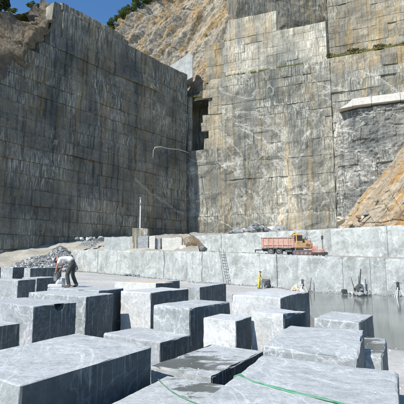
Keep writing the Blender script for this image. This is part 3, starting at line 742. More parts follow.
# white-topped stones along the bench edge on the left
def bench_block(label, px0, px1, ytop, m, Y, d=1.8, name='marble_block', z=None, cat='block', rz=0, chip=.1):
    a = PY(px0, 246, Y); b = PY(px1, 246, Y); zt = PY((px0+px1)/2, ytop, Y).z
    zb = bz(a.x)-.25 if z is None else z
    o = link(name, block_mesh((b-a).length, d, zt-zb, 10, chip, None, px0, .25), M[m]); o.location = (a.x, a.y, zt); o.rotation_euler = (0, 0, rz)
    return tag(o, label, cat)
bench_block('long white block at the foot of the gravel slope on the bench', 104, 137, 237, 'bench', 61)
bench_block('grey block under the white pole', 138, 148, 236, 'block_dark', 58.5)
bench_block('narrow white block beside the grey block under the pole', 149, 155, 236.5, 'white_cut', 57.8, .9)
bench_block('short grey block beside the narrow white block', 155.5, 160.5, 238, 'block_dark', 58.2)
bench_block('irregular white block beside the tan boulder', 162, 182, 237.5, 'white_cut', 56.5, 2.0, chip=.5)
bs = bench_block('weathered square stone base carrying the white pole', 132, 147.5, 228.5, 'cliff', 60.8, 1.8, name='stone_plinth', cat='plinth', z=4.2)

# ------------------------------------------------------------------ boulders
def boulder_mesh(seed, sub=3):
    bm = bmesh.new(); bmesh.ops.create_icosphere(bm, subdivisions=sub, radius=1); S = Vector((seed*5.3, seed, -seed))
    pls = [Vector((random.gauss(0, 1), random.gauss(0, 1), random.gauss(0, 1))).normalized() for _ in range(9)]
    for v in bm.verts:
        n = v.co.normalized(); r = 1.15+.25*fbm(n*1.2+S, 3)
        for q in pls:
            k = n.dot(q)
            if k > .1: r = min(r, .72/k)
        v.co = n*(r+.04*noise.noise(n*5+S))
    me = bpy.data.meshes.new('boulder'); bm.to_mesh(me); bm.free(); return me
bvar = [boulder_mesh(i+1) for i in range(6)]
bmats = {}
def boulder(loc, sc_, rot, mat, label, group=None, name='boulder', cat='boulder'):
    k = random.randrange(6)
    if (k, mat) not in bmats:
        me = bvar[k].copy(); me.materials.append(M[mat]); bmats[(k, mat)] = me
    o = link(name, bmats[(k, mat)]); o.location = loc; o.scale = sc_; o.rotation_euler = rot
    return tag(o, label, cat, group)
rr = random.uniform
p = PY(193, 250, 56.5)
boulder((p.x, p.y, 4.0+.75), (1.55, 1.3, 1.35), (.2, .1, .5), 'tan_stone', 'large tan and orange boulder at the corner of the upper bench')
p = PY(184, 250, 55.5); boulder((p.x, p.y, 4.4), (.6, .5, .55), (.5, .4, 1), 'pale_stone', 'small pale boulder leaning on the tan boulder')
p = PY(203, 250, 54.6); boulder((p.x, p.y, 4.3), (.7, .6, .45), (.2, .1, 2), 'dark_stone', 'dark flat boulder at the left end of the upper bench step')
# rubble heap on the upper shelf
for i in range(62):
    px = rr(230, 296); t = math.sin((px-230)/66*math.pi); Y = rr(66, 74)
    q = PY(px, 236, Y); g = 6.9+(Y-60)*.05; s_ = rr(.35, 1.0)*(.7+.5*t)
    boulder((q.x, Y, g+s_*.35+rr(0, 1.1)*t*max(0, (Y-66)/8)), (s_*rr(.9, 1.4), s_*rr(.7, 1.1), s_*rr(.5, .85)), (rr(-.4, .4), rr(-.4, .4), rr(0, 6)), random.choice(('dark_stone', 'dark_stone', 'grey_stone', 'grey_stone', 'pale_stone')),
            'angular grey boulder in the rubble heap below the back cliff', 'boulders of the rubble heap')
for i in range(9):
    px = 78+i*4.2+rr(-1.5, 1.5); Y = 66+rr(-1, 1); q = PY(px, 238, Y); s_ = rr(.3, .6)
    boulder((q.x, Y, q.z-.15), (s_*1.3, s_, s_*.75), (rr(-.3, .3), rr(-.3, .3), rr(0, 6)), random.choice(('grey_stone', 'pale_stone', 'dark_stone')), 'rounded boulder lining the top of the haul road', 'boulders lining the haul road')
p = PY(340, 222, 64); boulder((p.x, p.y, p.z+.2), (1.3, .8, .6), (.3, .2, 1.1), 'tan_pale', 'pale boulder lying at the tip of the ochre spur')

for q_ in SPUR_STONES:
    s_ = rr(.25, .6); boulder(q_, (s_*1.3, s_, s_*.8), (rr(-1, 1), rr(-1, 1), rr(0, 6)), random.choice(('tan_pale', 'tan_stone', 'grey_stone')), 'loose rock on the upper edge of the ochre spur', 'loose rocks on the ochre spur')
# gravel heap at the left and scattered rubble (uncountable)
def stones(name, label, pts, mat, cat, kind='stuff'):
    mb = MB(); base = [Vector((1, 0, 0)), Vector((-1, 0, 0)), Vector((0, 1, 0)), Vector((0, -1, 0)), Vector((0, 0, 1)), Vector((0, 0, -1))]
    F8 = [(4, 0, 2), (4, 2, 1), (4, 1, 3), (4, 3, 0), (5, 2, 0), (5, 1, 2), (5, 3, 1), (5, 0, 3)]
    for p, s_ in pts:
        r = Matrix.Rotation(rr(0, 6.3), 3, Vector((rr(-1, 1), rr(-1, 1), rr(-1, 1))).normalized())
        mb.add([Vector(p)+r @ Vector((b.x*s_*rr(.6, 1.4), b.y*s_*rr(.6, 1.4), b.z*s_*rr(.5, 1.2))) for b in base], F8)
    o = mb.build(name, M[mat]); return tag(o, label, cat, kind=kind)
GC = Vector((-24.4, 60.5, 0))
def zmound(x, y):
    e = math.hypot((x-GC.x)/5.4, (y-GC.y-1)/5.0); e2 = math.hypot((x+23.4)/4.0, (y-66.5)/4.0); return max(zfloor(x, y), .4)-.2+max(2.4*max(0, 1-e**1.5), 4.1*max(0, 1-e2**1.4))
gm = sheet('gravel_mound', [GC.x-7+i*.35 for i in range(47)], [GC.y-6+i*.35 for i in range(47)], lambda x, y: zmound(x, y)+.15*fbm(Vector((x, y, 0)), 3), M['grey_stone'], False)
tag(gm, 'grey gravel heap behind the far blocks', 'gravel', kind='stuff')
def moundpts(n, a, b):
    for i in range(n):
        x, y = (GC.x+rr(-5, 5), GC.y+rr(-4.5, 4.5)) if random.random() < .7 else (-23.2+rr(-3.6, 3.4), 65.5+rr(-3.6, 2.5)); yield (x, y, zmound(x, y)+.05), rr(a, b)
stones('gravel_stones', 'grey broken stones covering the gravel heap', list(moundpts(2400, .05, .16)), 'grey_stone', 'gravel')
stones('gravel_stones', 'dark broken stones among the gravel heap', list(moundpts(1000, .08, .22)), 'dark_stone', 'gravel')
stones('gravel_stones', 'pale broken stones among the gravel heap', list(moundpts(500, .08, .24)), 'pale_stone', 'gravel')
# dark gravel slope on the bench behind
pts = []
for i in range(1300):
    px = rr(74, 112); Y = rr(67.2, 75); f_ = (Y-67.2)/8; q = PY(px, 250, Y); z = 4.4+f_*2.6*max(0, 1-abs(px-92)/26)
    pts.append(((q.x, Y, z), rr(.08, .28)))
stones('gravel_stones', 'grey gravel slope on the bench beside the haul road', pts, 'grey_stone', 'gravel')
pts = []
for i in range(1500):
    t = rr(0, 1); A, Bq = (BL, BM) if random.random() < .5 else (BM, BR); q = A.lerp(Bq, t); d = abs(random.gauss(0, .7)); q = q+Vector((-.55, -.83, 0))*(.15+d)
    pts.append(((q.x, q.y, max(zfloor(q.x, q.y), -.22)+.02), rr(.03, .13)*(1.6 if random.random() < .1 else 1)))
stones('rubble', 'loose broken stones along the foot of the marble bench wall', pts, 'grey_stone', 'rubble')
stones('stone_chips', 'tiny pale stone chips lying on the tops of the marble blocks', CHIPS, 'pale_stone', 'chips')
pts = []
for i in range(1400):
    x, y = rr(-14, 14), rr(8, 44); z = zfloor(x, y)
    if z > -.2: pts.append(((x, y, z+.01), rr(.015, .06)))
stones('rubble', 'small pale chips scattered over the quarry floor', pts, 'pale_stone', 'rubble')
pts = []
for i in range(500):
    t = rr(0, 1); q = Vector((BM.x, BM.y, 0)).lerp(BX, t)+Vector((.45, .8, 0))*rr(.3, 6); pts.append(((q.x, q.y, bz(q.x)+.0), rr(.04, .2)))
stones('rubble', 'loose stones lying on the bench around the pink trailer', pts, 'grey_stone', 'rubble')

# ------------------------------------------------------------------ rope, hose, pole, ladder
m = MB()
def draped(pix, z, r, sag=None): return [PZ(x, y, z)+Vector((0, 0, r+.012)) for x, y in pix]
main = [(240, 377), (246, 381.0), (252, 383.6), (264, 387), (277, 390.2), (290, 393.6), (303, 396.6), (314, 399.4), (325, 402), (340, 406), (365, 414)]
pts = draped(main, 2.0, .016); e = pts[0]
hang = [e+Vector((-.16, .03, -.55)), e+Vector((-.12, .02, -.25)), e+Vector((-.06, .01, -.03))]
for k, dz in enumerate((0, .0)):
    mb = MB(); mb.tube([q+Vector((.012*math.sin(i*1.9+k*2), .035*k*math.sin(i*.5+.6), dz)) for i, q in enumerate(hang+pts)], .010, 8)
    if k == 0: ro = mb.build('rope', M['rope'], smooth=True); tag(ro, 'green rope stretched over the top of the marble block', 'rope')
    else: r2 = mb.build('rope', M['rope_pale'], smooth=True); tag(r2, 'pale green rope strand running along the darker green rope', 'rope')
mb = MB(); mb.tube([q+Vector((0, 0, .01)) for q in draped([(158, 381), (164, 387), (172, 393.5), (181, 399), (190, 403), (202, 408)], 1.5, .008)], .008, 6)
tag(mb.build('rope', M['rope_pale'], smooth=True), 'thin pale green cord lying on the low wet-spotted block', 'rope')
# pole
p = PY(139.5, 229, 61.2); q = PY(139, 198, 61.2)
po = empty('pole', (p.x, 61.7, p.z)); tag(po, 'white pole standing on a stone base against the dark cliff', 'pole')
hh = q.z-p.z
mb = MB(); mb.tube([(0, 0, -.1), (0, 0, hh*.5), (-.03, 0, hh)], [.11, .095, .075], 10); mb.build('shaft', M['white_paint'], po)
mb = MB(); mb.box((-.03, 0, hh+.05), (.34, .3, .3), b=.04); mb.build('lamp_head', M['steel'], po)
mb = MB(); mb.box((0, 0, .03), (.5, .5, .06), b=.01); mb.build('base_plate', M['steel'], po)
mb = MB(); mb.box((-.03, -.13, hh*.82), (.24, .12, .34), b=.03); mb.build('junction_box', M['steel'], po)
# hose draped on the cliff
hp = [(152, 158, 90.5), (152.5, 151, 90.8), (154, 147.5, 91), (160, 147, 92), (168, 149, 94), (176, 149.5, 97), (184, 151.5, 100.3), (187.5, 153, 101.6)]
mb = MB(); mb.tube([PY(*t)+nl*.3 for t in hp], .065, 8)
tag(mb.build('hose', M['hose'], smooth=True), 'pale hose looped across the dark cliff near its corner', 'hose')
# ladder
la = PY(222, 256, 46.6); lb = PY(226.5, 280, 46.0)
def ladder():
    base = Vector((lb.x, lb.y, zfloor(lb.x, lb.y))); top_ = Vector((la.x-.1, la.y+.15, bz(la.x)+.35)); root = empty('ladder', base)
    tag(root, 'tall steel ladder leaning on the marble bench wall', 'ladder')
    ax = (top_-base); sd_ = Vector((.88, -.47, 0))*.3
    for k in (-1, 1):
        mb = MB(); mb.tube([sd_*k, ax+sd_*k*.85], .035, 6); mb.build('stile', M['steel'], root)
    for i in range(1, 13):
        mb = MB(); c = ax*(i/13.0); kk = lerp(1, .85, i/13); mb.tube([c-sd_*kk, c+sd_*kk], .025, 6); mb.build('rung', M['steel'], root)
ladder()

# ------------------------------------------------------------------ machines on the bench
def wheel(parent, loc, r, wd, axis='y', name='wheel'):
    mb = MB(); a = Vector((0, 1, 0)); c = Vector(loc)
    mb.tube([c-a*wd/2, c-a*wd*.35, c+a*wd*.35, c+a*wd/2], [r*.86, r, r, r*.86], 20); w_ = mb.build(name, M['rubber'], parent)
    mb = MB(); mb.tube([c-a*(wd/2+.015), c-a*(wd/2-.1)], [r*.5, r*.55], 16); mb.build('rim', M['steel'], w_)
    mb = MB(); mb.tube([c-a*(wd/2+.05), c-a*(wd/2)], [r*.14, r*.18], 10); mb.build('hub', M['dark_steel'], w_)
BA = math.atan2((BR-BM).y, (BR-BM).x)
def bench_spot(px, Y): q = PY(px, 254, Y); return Vector((q.x, q.y, bz(q.x)-.05))
# pink tipper trailer
q = bench_spot(278.5, 46.2); tr = empty('trailer', q, BA*.55); tr.scale = (1.06,)*3; tag(tr, 'faded pink tipper trailer parked on the marble bench', 'trailer')
mb = MB(); mb.box((0, 0, .62), (3.5, .9, .16), b=.03); mb.box((0, 0, .5), (3.3, .14, .2)); mb.box((-2.1, 0, .55), (.9, .12, .12), b=.02); mb.build('chassis', M['dark_steel'], tr)
mb = MB()
mb.box((0, -.88, 1.3), (3.5, .07, 1.1), b=.02); mb.box((0, .88, 1.3), (3.5, .07, 1.1), b=.02); mb.box((-1.72, 0, 1.3), (.07, 1.69, 1.1), b=.02); mb.box((1.72, 0, 1.36), (.07, 1.69, 1.24), b=.02); mb.box((0, 0, .8), (3.37, 1.69, .08))
bd = mb.build('tipper_body', M['pink'], tr)
for i in range(7):
    mb = MB(); mb.box((-1.55+i*.52, -.945, 1.3), (.07, .055, 1.06), b=.01); mb.build('rib', M['pink'], bd)
mb = MB(); mb.box((0, -.945, 1.84), (3.54, .09, .09), b=.02); mb.build('top_rail', M['pink'], bd)
stq = MB()
for i in range(160):
    x, y = rr(-1.6, 1.6), rr(-.8, .8); c = Vector((x, y, 1.55+.3*(1-abs(x)/1.7)*(1-abs(y))+rr(0, .1))); s_ = rr(.08, .2); stq.box(c, (s_, s_*rr(.6, 1.2), s_*.8), rr(0, 6), rr(-.6, .6), rr(-.6, .6), taper=.7)
ld = stq.build('stone_load', M['pale_stone']); ld.location = q; ld.scale = (1.06,)*3; ld.rotation_euler[2] = BA*.55; tag(ld, 'broken pale stone loaded in the pink trailer', 'rubble', kind='stuff')
for x in (-.75, .1):
    for y in (-.75, .75): wheel(tr, (x, y, .38), .38, .26)
for x in (-.75, .1):
    mb = MB(); mb.prism([(x-.5, .62), (x-.42, .78), (x+.42, .78), (x+.5, .62), (x+.44, .62), (x+.38, .73), (x-.38, .73), (x-.44, .62)], -.93, -.6); mb.build('mudguard', M['dark_steel'], tr)
mb = MB(); mb.box((1.1, -.5, .45), (.8, .3, .3), b=.06); mb.build('tool_locker', M['steel'], tr)
for x in (-1.0, 0, 1.0):
    mb = MB(); mb.box((x, -.93, .98), (.9, .02, .05)); mb.build('side_rail', M['dark_steel'], tr)
mb = MB(); mb.tube([(-2.5, 0, .55), (-2.5, 0, .03)], .05, 8); mb.build('jockey_leg', M['dark_steel'], tr)
# orange excavator
q = bench_spot(300, 45.6); ex = empty('excavator', q, R(12)); tag(ex, 'orange excavator with folded yellow arm beside the pink trailer', 'excavator')
for y in (-.75, .75):
    mb = MB(); pr = []
    for a in range(9): t = math.pi/2+math.pi*a/8; pr.append((-.85+.32*math.cos(t), .34+.32*math.sin(t)))
    for a in range(9): t = -math.pi/2+math.pi*a/8; pr.append((.85+.32*math.cos(t), .34+.32*math.sin(t)))
    mb.prism(pr, y-.19, y+.19); tk = mb.build('track', M['steel'], ex)
    for i in range(4):
        mb = MB(); mb.tube([(-.75+i*.5, y-.215, .3), (-.75+i*.5, y+.215, .3)], .16, 12); mb.build('roller', M['redm'], tk)
mb = MB(); mb.box((0, 0, .5), (1.2, 1.1, .3), b=.04); mb.tube([(0, 0, .6), (0, 0, .82)], .42, 16); mb.build('undercarriage', M['redm'], ex)
mb = MB(); mb.box((.1, 0, 1.15), (1.9, 1.5, .6), b=.08); mb.box((.75, 0, 1.55), (.7, 1.4, .4), b=.1); mb.build('house', M['orange'], ex)
mb = MB(); mb.box((1.05, 0, 1.15), (.35, 1.55, .7), b=.14); mb.build('counterweight', M['redm'], ex)
mb = MB(); mb.box((-.35, -.38, 1.9), (.85, .72, 1.05), b=.07, taper=.92); cb_ = mb.build('cab', M['orange'], ex)
mb = MB(); mb.box((-.35, -.745, 1.98), (.62, .03, .6), b=.01); mb.build('window', M['glass'], cb_)
mb = MB(); mb.box((-.775, -.38, 1.95), (.03, .52, .66), b=.01); mb.build('window', M['glass'], cb_)
mb = MB(); mb.tube([(-.5, .25, 1.3), (-1.0, .3, 2.2), (-.5, .3, 2.65)], [.17, .16, .12], 6); mb.build('boom', M['yellow'], ex)
mb = MB(); mb.tube([(-.5, .3, 2.65), (.35, .1, 2.0), (.55, .05, 1.85)], [.12, .13, .09], 6); mb.build('stick', M['yellow'], ex)
mb = MB(); mb.tube([(.9, .4, 1.7), (.9, .4, 2.15)], .05, 8); mb.build('exhaust', M['dark_steel'], ex)
mb = MB(); mb.tube([(.2, -.72, 1.45), (.2, -.72, 1.9), (1.0, -.72, 1.9), (1.0, -.72, 1.5)], .025, 6); mb.build('handrail', M['dark_steel'], ex)
for k in range(5):
    mb = MB(); mb.box((.45+k*.1, -.755, 1.2), (.05, .02, .3)); mb.build('vent', M['dark_steel'], ex)
mb = MB(); mb.tube([(-.3, .25, 1.5), (-.8, .28, 2.35)], .06, 8); mb.build('cylinder', M['steel'], ex)
mb = MB(); mb.prism([(.4, 1.95), (.75, 1.9), (.9, 1.6), (.75, 1.35), (.35, 1.4), (.5, 1.6)], -.25, .35); mb.build('bucket', M['steel'], ex)
# red drill rig
q = bench_spot(318, 44.6); dr = empty('drill_rig', q, R(-8)); tag(dr, 'small faded red drill rig with upright brown mast', 'drill rig')
mb = MB(); mb.box((0, 0, .62), (1.3, .8, .45), b=.06); mb.build('body', M['redm'], dr)
mb = MB(); mb.box((-.3, 0, 1.0), (.5, .6, .4), b=.06); mb.build('engine_cover', M['pink'], dr)
for y in (-.42, .42):
    mb = MB(); mb.box((0, y, .2), (1.5, .22, .38), b=.12); mb.build('track', M['rubber'], dr)
mb = MB(); mb.box((.5, 0, 1.5), (.14, .16, 2.6), b=.02); ms_ = mb.build('mast', M['wood'], dr)
mb = MB(); mb.box((.5, -.14, 2.1), (.22, .16, .4), b=.03); mb.build('drill_head', M['dark_steel'], ms_)
mb = MB(); mb.tube([(.5, -.15, 2.0), (.5, -.15, .1)], .03, 8); mb.build('drill_rod', M['steel'], ms_)
mb = MB(); mb.box((.85, 0, .35), (.35, .5, .3), b=.05); mb.build('toolbox', M['dark_steel'], dr)

# ------------------------------------------------------------------ things on the floor by the bench
def floor_spot(px, py): 
    q = PZ(px, py, .1); return Vector((q.x, q.y, max(zfloor(q.x, q.y), -.2)))
q = PY(266, 286, 43.0); q = Vector((q.x, q.y, zfloor(q.x, q.y)))
g = empty('generator', q, R(-20)); tag(g, 'dark compressor on small wheels beside the worker in yellow', 'compressor')
mb = MB(); mb.box((0, 0, .55), (.9, .55, .55), b=.08); mb.build('housing', M['dark_steel'], g)
mb = MB(); mb.tube([(-.4, 0, .9), (.4, 0, .9)], .13, 12); mb.build('tank', M['steel'], g)
for x in (-.3, .3):
    wheel(g, (x, -.3, .18), .18, .08)
    wheel(g, (x, .3, .18), .18, .08)
q = PY(262.5, 288, 42); q.z = zfloor(q.x, q.y); 
mb = MB(); mb.tube([(0, 0, 0), (0, 0, .02), (0, 0, .55), (0, 0, .62), (0, 0, .66)], [.16, .2, .2, .12, .08], 14); bk = mb.build('canister', M['white_paint'], smooth=False); bk.location = q; tag(bk, 'white canister at the feet of the worker in yellow', 'canister')
# tan rubble and tripod
for i in range(14):
    px = 293+rr(0, 9); Y = 41.2+rr(-.6, .6); q = PY(px, 290, Y); s_ = rr(.15, .32)
    boulder((q.x, Y, zfloor(q.x, Y)+s_*.5+rr(0, .6)*(1-abs(px-297)/7)), (s_*1.1, s_, s_*.9), (rr(-1, 1), rr(-1, 1), rr(0, 6)), random.choice(('tan_pale', 'pale_stone', 'tan_pale')), 'pale tan rock in the pile at the bench foot left of the water', 'rocks of the tan pile')
def wire_saw(px, py, Y, label, boom):
    q = PY(px, py, Y); q.z = max(zfloor(q.x, q.y), -.25); r_ = empty('wire_saw', q, R(20)); tag(r_, label, 'wire saw')
    mb = MB(); mb.box((0, 0, .5), (.8, .6, .5), b=.06); mb.build('motor_housing', M['dark_steel'], r_)
    mb = MB(); mb.tube([(-.15, -.38, .75), (-.15, -.30, .75)], .42, 20); fl = mb.build('flywheel', M['steel'], r_)
    mb = MB(); mb.tube([(-.15, -.41, .75), (-.15, -.27, .75)], .09, 12); mb.build('hub', M['dark_steel'], fl)
    for y in (-.28, .28):
        mb = MB(); mb.box((.1, y, .16), (1.9, .08, .1), b=.01); mb.build('rail', M['dark_steel'], r_)
    mb = MB(); mb.tube([(.1, 0, .7), boom], [.07, .05], 8); mb.build('boom', M['dark_steel'], r_)
    mb = MB(); mb.box((.45, 0, .95), (.35, .4, .4), b=.04); mb.build('control_box', M['white_paint'], r_)
    for a_, b_, r0 in (((-.5, -.2, 0), (-.75, .1, 1.7), .035), ((-.3, -.3, 0), (.25, .2, 1.9), .03), ((.7, -.2, 0), (.95, .1, 1.5), .035), ((.9, -.3, .1), (-.6, -.3, .9), .03)):
        mb = MB(); mb.tube([a_, b_], r0, 7); mb.build('guide_pole', M['dark_steel'], r_)
    mb = MB(); mb.tube([(-.9+.12*i, -.5+.12*math.sin(i*1.1), .08+.25*abs(math.sin(i*.6))) for i in range(16)], .035, 7); mb.build('cable', M['rubber'], r_)
wire_saw(359, 296, 39.2, 'wire saw with raised dark boom among white stones by the water', (.45, .1, 2.5))
for i in range(18):
    px = 352+rr(0, 18); Y = 39+rr(-1.2, .9); q = PY(px, 296, Y); s_ = rr(.12, .3); zz = -.25
    boulder((q.x, Y, zz+s_*.45+rr(0, .9)*max(0, 1-abs(px-361)/9)), (s_*1.1, s_, s_*.9), (rr(-1, 1), rr(-1, 1), rr(0, 6)), random.choice(('pale_stone', 'grey_stone', 'grey_stone', 'dark_stone')), 'angular stone in the white pile around the wire saw', 'stones around the wire saw')
def jack(px, Y, label):
    q = PY(px, 295, Y); q.z = -.22; r_ = empty('rock_drill', q, R(-15)); tag(r_, label, 'rock drill')
    mb = MB(); mb.box((0, 0, 1.05), (.24, .2, .7), b=.06); mb.box((0, 0, .75), (.32, .16, .12), b=.03); mb.build('drill_body', M['dark_steel'], r_)
    for a in (0, 2.1, 4.2):
        mb = MB(); mb.tube([(.08*math.cos(a), .08*math.sin(a), .9), (.5*math.cos(a), .5*math.sin(a), 0)], .045, 8); mb.build('leg', M['white_paint'], r_)
    mb = MB(); mb.tube([(0, 0, .65), (0, 0, -.05)], .035, 8); mb.build('drill_rod', M['steel'], r_)
    mb = MB(); mb.tube([(-.35, 0, 1.3), (.35, 0, 1.3)], .03, 8); mb.build('handlebar', M['steel'], r_)
jack(398.5, 36.9, 'dark rock drill on white legs at the water by the bench wall')
jack(303, 41.2, 'dark rock drill beside the tan rock pile at the bench foot')
mb = MB(); mb.box((0, 0, .25), (.5, .5, .5), b=.05, taper=.9); q = PY(344.5, 294, 40.3); bx = mb.build('crate', M['dark_steel']); bx.location = (q.x, q.y, -.25); tag(bx, 'small dark crate at the foot of the bench wall by the water', 'crate')
mb = MB(); mb.tube([(0, 0, 0), (.25, .3, 1.0), (.42, .5, 1.75)], [.06, .05, .035], 7); q = PY(309, 292, 41.6); st_ = mb.build('pipe', M['dark_steel']); st_.location = (q.x, q.y, zfloor(q.x, q.y)-.02); tag(st_, 'dark pipe leaning on the bench wall beside the tan rocks', 'pipe')
for i, px in enumerate((126, 130, 134, 139, 143, 147)):
    q = PY(px, 271.5, 55.5); boulder((q.x, q.y, zfloor(q.x, q.y)+.13), (.3, .25, .22), (rr(-.5, .5), 0, rr(0, 6)), 'dark_stone', 'small dark stone in the row below the left bench wall', 'row of dark stones')

# ------------------------------------------------------------------ people
def skin(name, joints, edges, m, parent, root='pelvis', sub=2):
    names = list(joints); idx = {k: i for i, k in enumerate(names)}
    me = bpy.data.meshes.new(name); me.from_pydata([joints[k][0] for k in names], [(idx[a], idx[b]) for a, b in edges], [])
    o = link(name, me, m, parent); o.modifiers.new('skin', 'SKIN')
    if not me.skin_vertices: return o
    for i, k in enumerate(names):
        sv = me.skin_vertices[0].data[i]; r = joints[k][1]; sv.radius = r if isinstance(r, tuple) else (r, r); sv.use_root = (k == root)
    o.modifiers['skin'].use_smooth_shade = True
    sd_ = o.modifiers.new('sub', 'SUBSURF'); sd_.levels = sub; sd_.render_levels = sub
    return o
def hand(parent, wrist, dirv, side, m):
    d = Vector(dirv).normalized(); s_ = Vector(side).normalized(); w_ = Vector(wrist)
    J = {'wrist': (w_, .026), 'palm': (w_+d*.06, (.036, .02))}; E_ = [('wrist', 'palm')]
    o = skin('palm', J, E_, m, parent, 'wrist', 1)
    for i, l in enumerate((.075, .085, .08, .06)):
        b0 = w_+d*.085+s_*(-.03+.02*i); mb = MB(); c = d.cross(s_).normalized()
        mb.tube([b0-d*.02, b0+d*l*.5, b0+d*l*.8+c*.02], [.0095, .009, .007], 6); mb.build('finger', m, o, True)
    mb = MB(); mb.tube([w_+d*.03-s_*.03, w_+d*.06-s_*.06, w_+d*.09-s_*.065], [.011, .010, .008], 6); mb.build('thumb', m, o, True)

def person_parts(root, J, top_m, leg_m, sleeve='elbow', gloves=None, helmet=None):
    """J: joint positions for head, crown, neck, chest, belly, pelvis, shoulder/elbow/wrist l/r, hip/knee/ankle/toe l/r"""
    V = {k: Vector(v) for k, v in J.items()}
    b = {'pelvis': (V['pelvis'], (.105, .09)), 'belly': (V['belly'], (.10, .08)), 'chest': (V['chest'], (.125, .09)), 'neck': (V['neck'], .055), 'head': (V['head'], (.085, .095)), 'crown': (V['crown'], (.07, .075))}
    e = [('pelvis', 'belly'), ('belly', 'chest'), ('chest', 'neck'), ('neck', 'head'), ('head', 'crown')]
    for s_ in 'lr':
        b['shoulder'+s_] = (V['shoulder'+s_], .055); b['elbow'+s_] = (V['elbow'+s_], .042); b['wrist'+s_] = (V['wrist'+s_], .028)
        b['hip'+s_] = (V['hip'+s_], .085); b['knee'+s_] = (V['knee'+s_], .06); b['ankle'+s_] = (V['ankle'+s_], .04)
        e += [('chest', 'shoulder'+s_), ('shoulder'+s_, 'elbow'+s_), ('elbow'+s_, 'wrist'+s_), ('pelvis', 'hip'+s_), ('hip'+s_, 'knee'+s_), ('knee'+s_, 'ankle'+s_)]
    skin('body', b, e, M['skin'], root)
    # clothes
    t = {k: (b[k][0], tuple(x+.05 for x in b[k][1])) for k in ('pelvis', 'belly', 'chest')}; t['neck'] = (V['chest'].lerp(V['neck'], .7), .06); t['pelvis'] = (V['pelvis'].lerp(V['belly'], .2), (.165, .145))
    te = [('pelvis', 'belly'), ('belly', 'chest'), ('chest', 'neck')]
    for s_ in 'lr':
        t['shoulder'+s_] = (V['shoulder'+s_], .08); t['elbow'+s_] = (V['elbow'+s_], .066); te += [('chest', 'shoulder'+s_), ('shoulder'+s_, 'elbow'+s_)]
        if sleeve == 'wrist': t['wrist'+s_] = (V['elbow'+s_].lerp(V['wrist'+s_], .9), .048); te += [('elbow'+s_, 'wrist'+s_)]
        else: t['elbow'+s_] = (V['shoulder'+s_].lerp(V['elbow'+s_], .75), .066)
    skin('shirt' if sleeve != 'wrist' else 'jacket', t, te, M[top_m], root)
    l = {'pelvis': (V['pelvis'], (.14, .125)), 'waist': (V['pelvis'].lerp(V['belly'], .55), (.135, .115))}; le = [('pelvis', 'waist')]
    for s_ in 'lr':
        l['hip'+s_] = (V['hip'+s_], .108); l['knee'+s_] = (V['knee'+s_], .085); l['ankle'+s_] = (V['ankle'+s_], .072); le += [('pelvis', 'hip'+s_), ('hip'+s_, 'knee'+s_), ('knee'+s_, 'ankle'+s_)]
    skin('trousers', l, le, M[leg_m], root)
    for s_ in 'lr':
        a, tt = V['ankle'+s_], V['toe'+s_]
        skin('boot', {'pelvis': (a+Vector((0, 0, .1)), .066), 'heel': (Vector((a.x, a.y, .045))-(tt-a)*.12, .05), 'ball': (Vector((tt.x, tt.y, .04)).lerp(Vector((a.x, a.y, .04)), .35), (.05, .045)), 'tip': (Vector((tt.x, tt.y, .035)), (.042, .032))}, [('pelvis', 'heel'), ('heel', 'ball'), ('ball', 'tip')], M['boots'], root, sub=1)
        d = V['wrist'+s_]-V['elbow'+s_]; hand(root, V['wrist'+s_], d, V['shoulderr']-V['shoulderl'] if s_ == 'l' else V['shoulderl']-V['shoulderr'], M['skin'])
    # hair cap and face
    hd = (V['crown']-V['neck']).normalized()
    c = V['head'].lerp(V['crown'], .6)
    fw = Vector(J['face']).normalized()
    bm = bmesh.new(); bmesh.ops.create_uvsphere(bm, u_segments=20, v_segments=12, radius=.108)
    bmesh.ops.delete(bm, geom=[v for v in bm.verts if v.co.z < -.015], context='VERTS')
    me = bpy.data.meshes.new('hair'); bm.to_mesh(me); bm.free(); me.polygons.foreach_set('use_smooth', [True]*len(me.polygons))
    hr = link('hair' if not helmet else 'helmet', me, M[helmet or 'hair'], root); hr.location = c-fw*.012; hr.rotation_euler = (hd-fw*.35).to_track_quat('Z', 'Y').to_euler()
    mb = MB(); f0 = V['head']+fw*.09; mb.tube([f0+hd*.05, f0+hd*.0+fw*.022, f0-hd*.01], [.008, .016, .012], 6); mb.build('nose', M['skin'], root, True)
    sdv = fw.cross(hd).normalized()
    for k in (-1, 1):
        mb = MB(); mb.tube([f0+hd*.045+sdv*k*.033-fw*.012, f0+hd*.045+sdv*k*.033-fw*.002], .011, 8); mb.build('eye', M['hair'], root)
        mb = MB(); mb.tube([V['head']+sdv*k*.085+hd*.03, V['head']+sdv*k*.105+hd*.02], [.03, .02], 8); mb.build('ear', M['skin'], root)
    mb = MB(); mb.tube([f0-hd*.05-sdv*.025-fw*.01, f0-hd*.05+sdv*.025-fw*.01], .006, 6); mb.build('mouth', M['redm'], root)

# stooping worker on the wide block (local +x is the way he faces)
q = PZ(69.5, 287.6, 2.1)
wk = empty('person', (q.x, q.y, 2.105), R(172)); wk.scale = (1.14,)*3; tag(wk, 'stooping worker in white shirt and dark trousers working on the blocks before the gravel heap', 'person')
J = dict(pelvis=(-.12, 0, .98), belly=(.04, 0, 1.12), chest=(.27, 0, 1.17), neck=(.43, 0, 1.13), head=(.54, .01, 1.07), crown=(.63, .01, 1.02), face=(.45, 0, -1),
         shoulderl=(.34, .19, 1.12), elbowl=(.42, .26, .84), wristl=(.48, .24, .60), shoulderr=(.34, -.19, 1.12), elbowr=(.44, -.24, .85), wristr=(.52, -.16, .63),
         hipl=(-.1, .1, .90), kneel=(.05, .15, .48), anklel=(-.05, .16, .09), toel=(.15, .2, .04), hipr=(-.1, -.1, .90), kneer=(-.02, -.16, .49), ankler=(-.2, -.18, .09), toer=(0, -.2, .04))
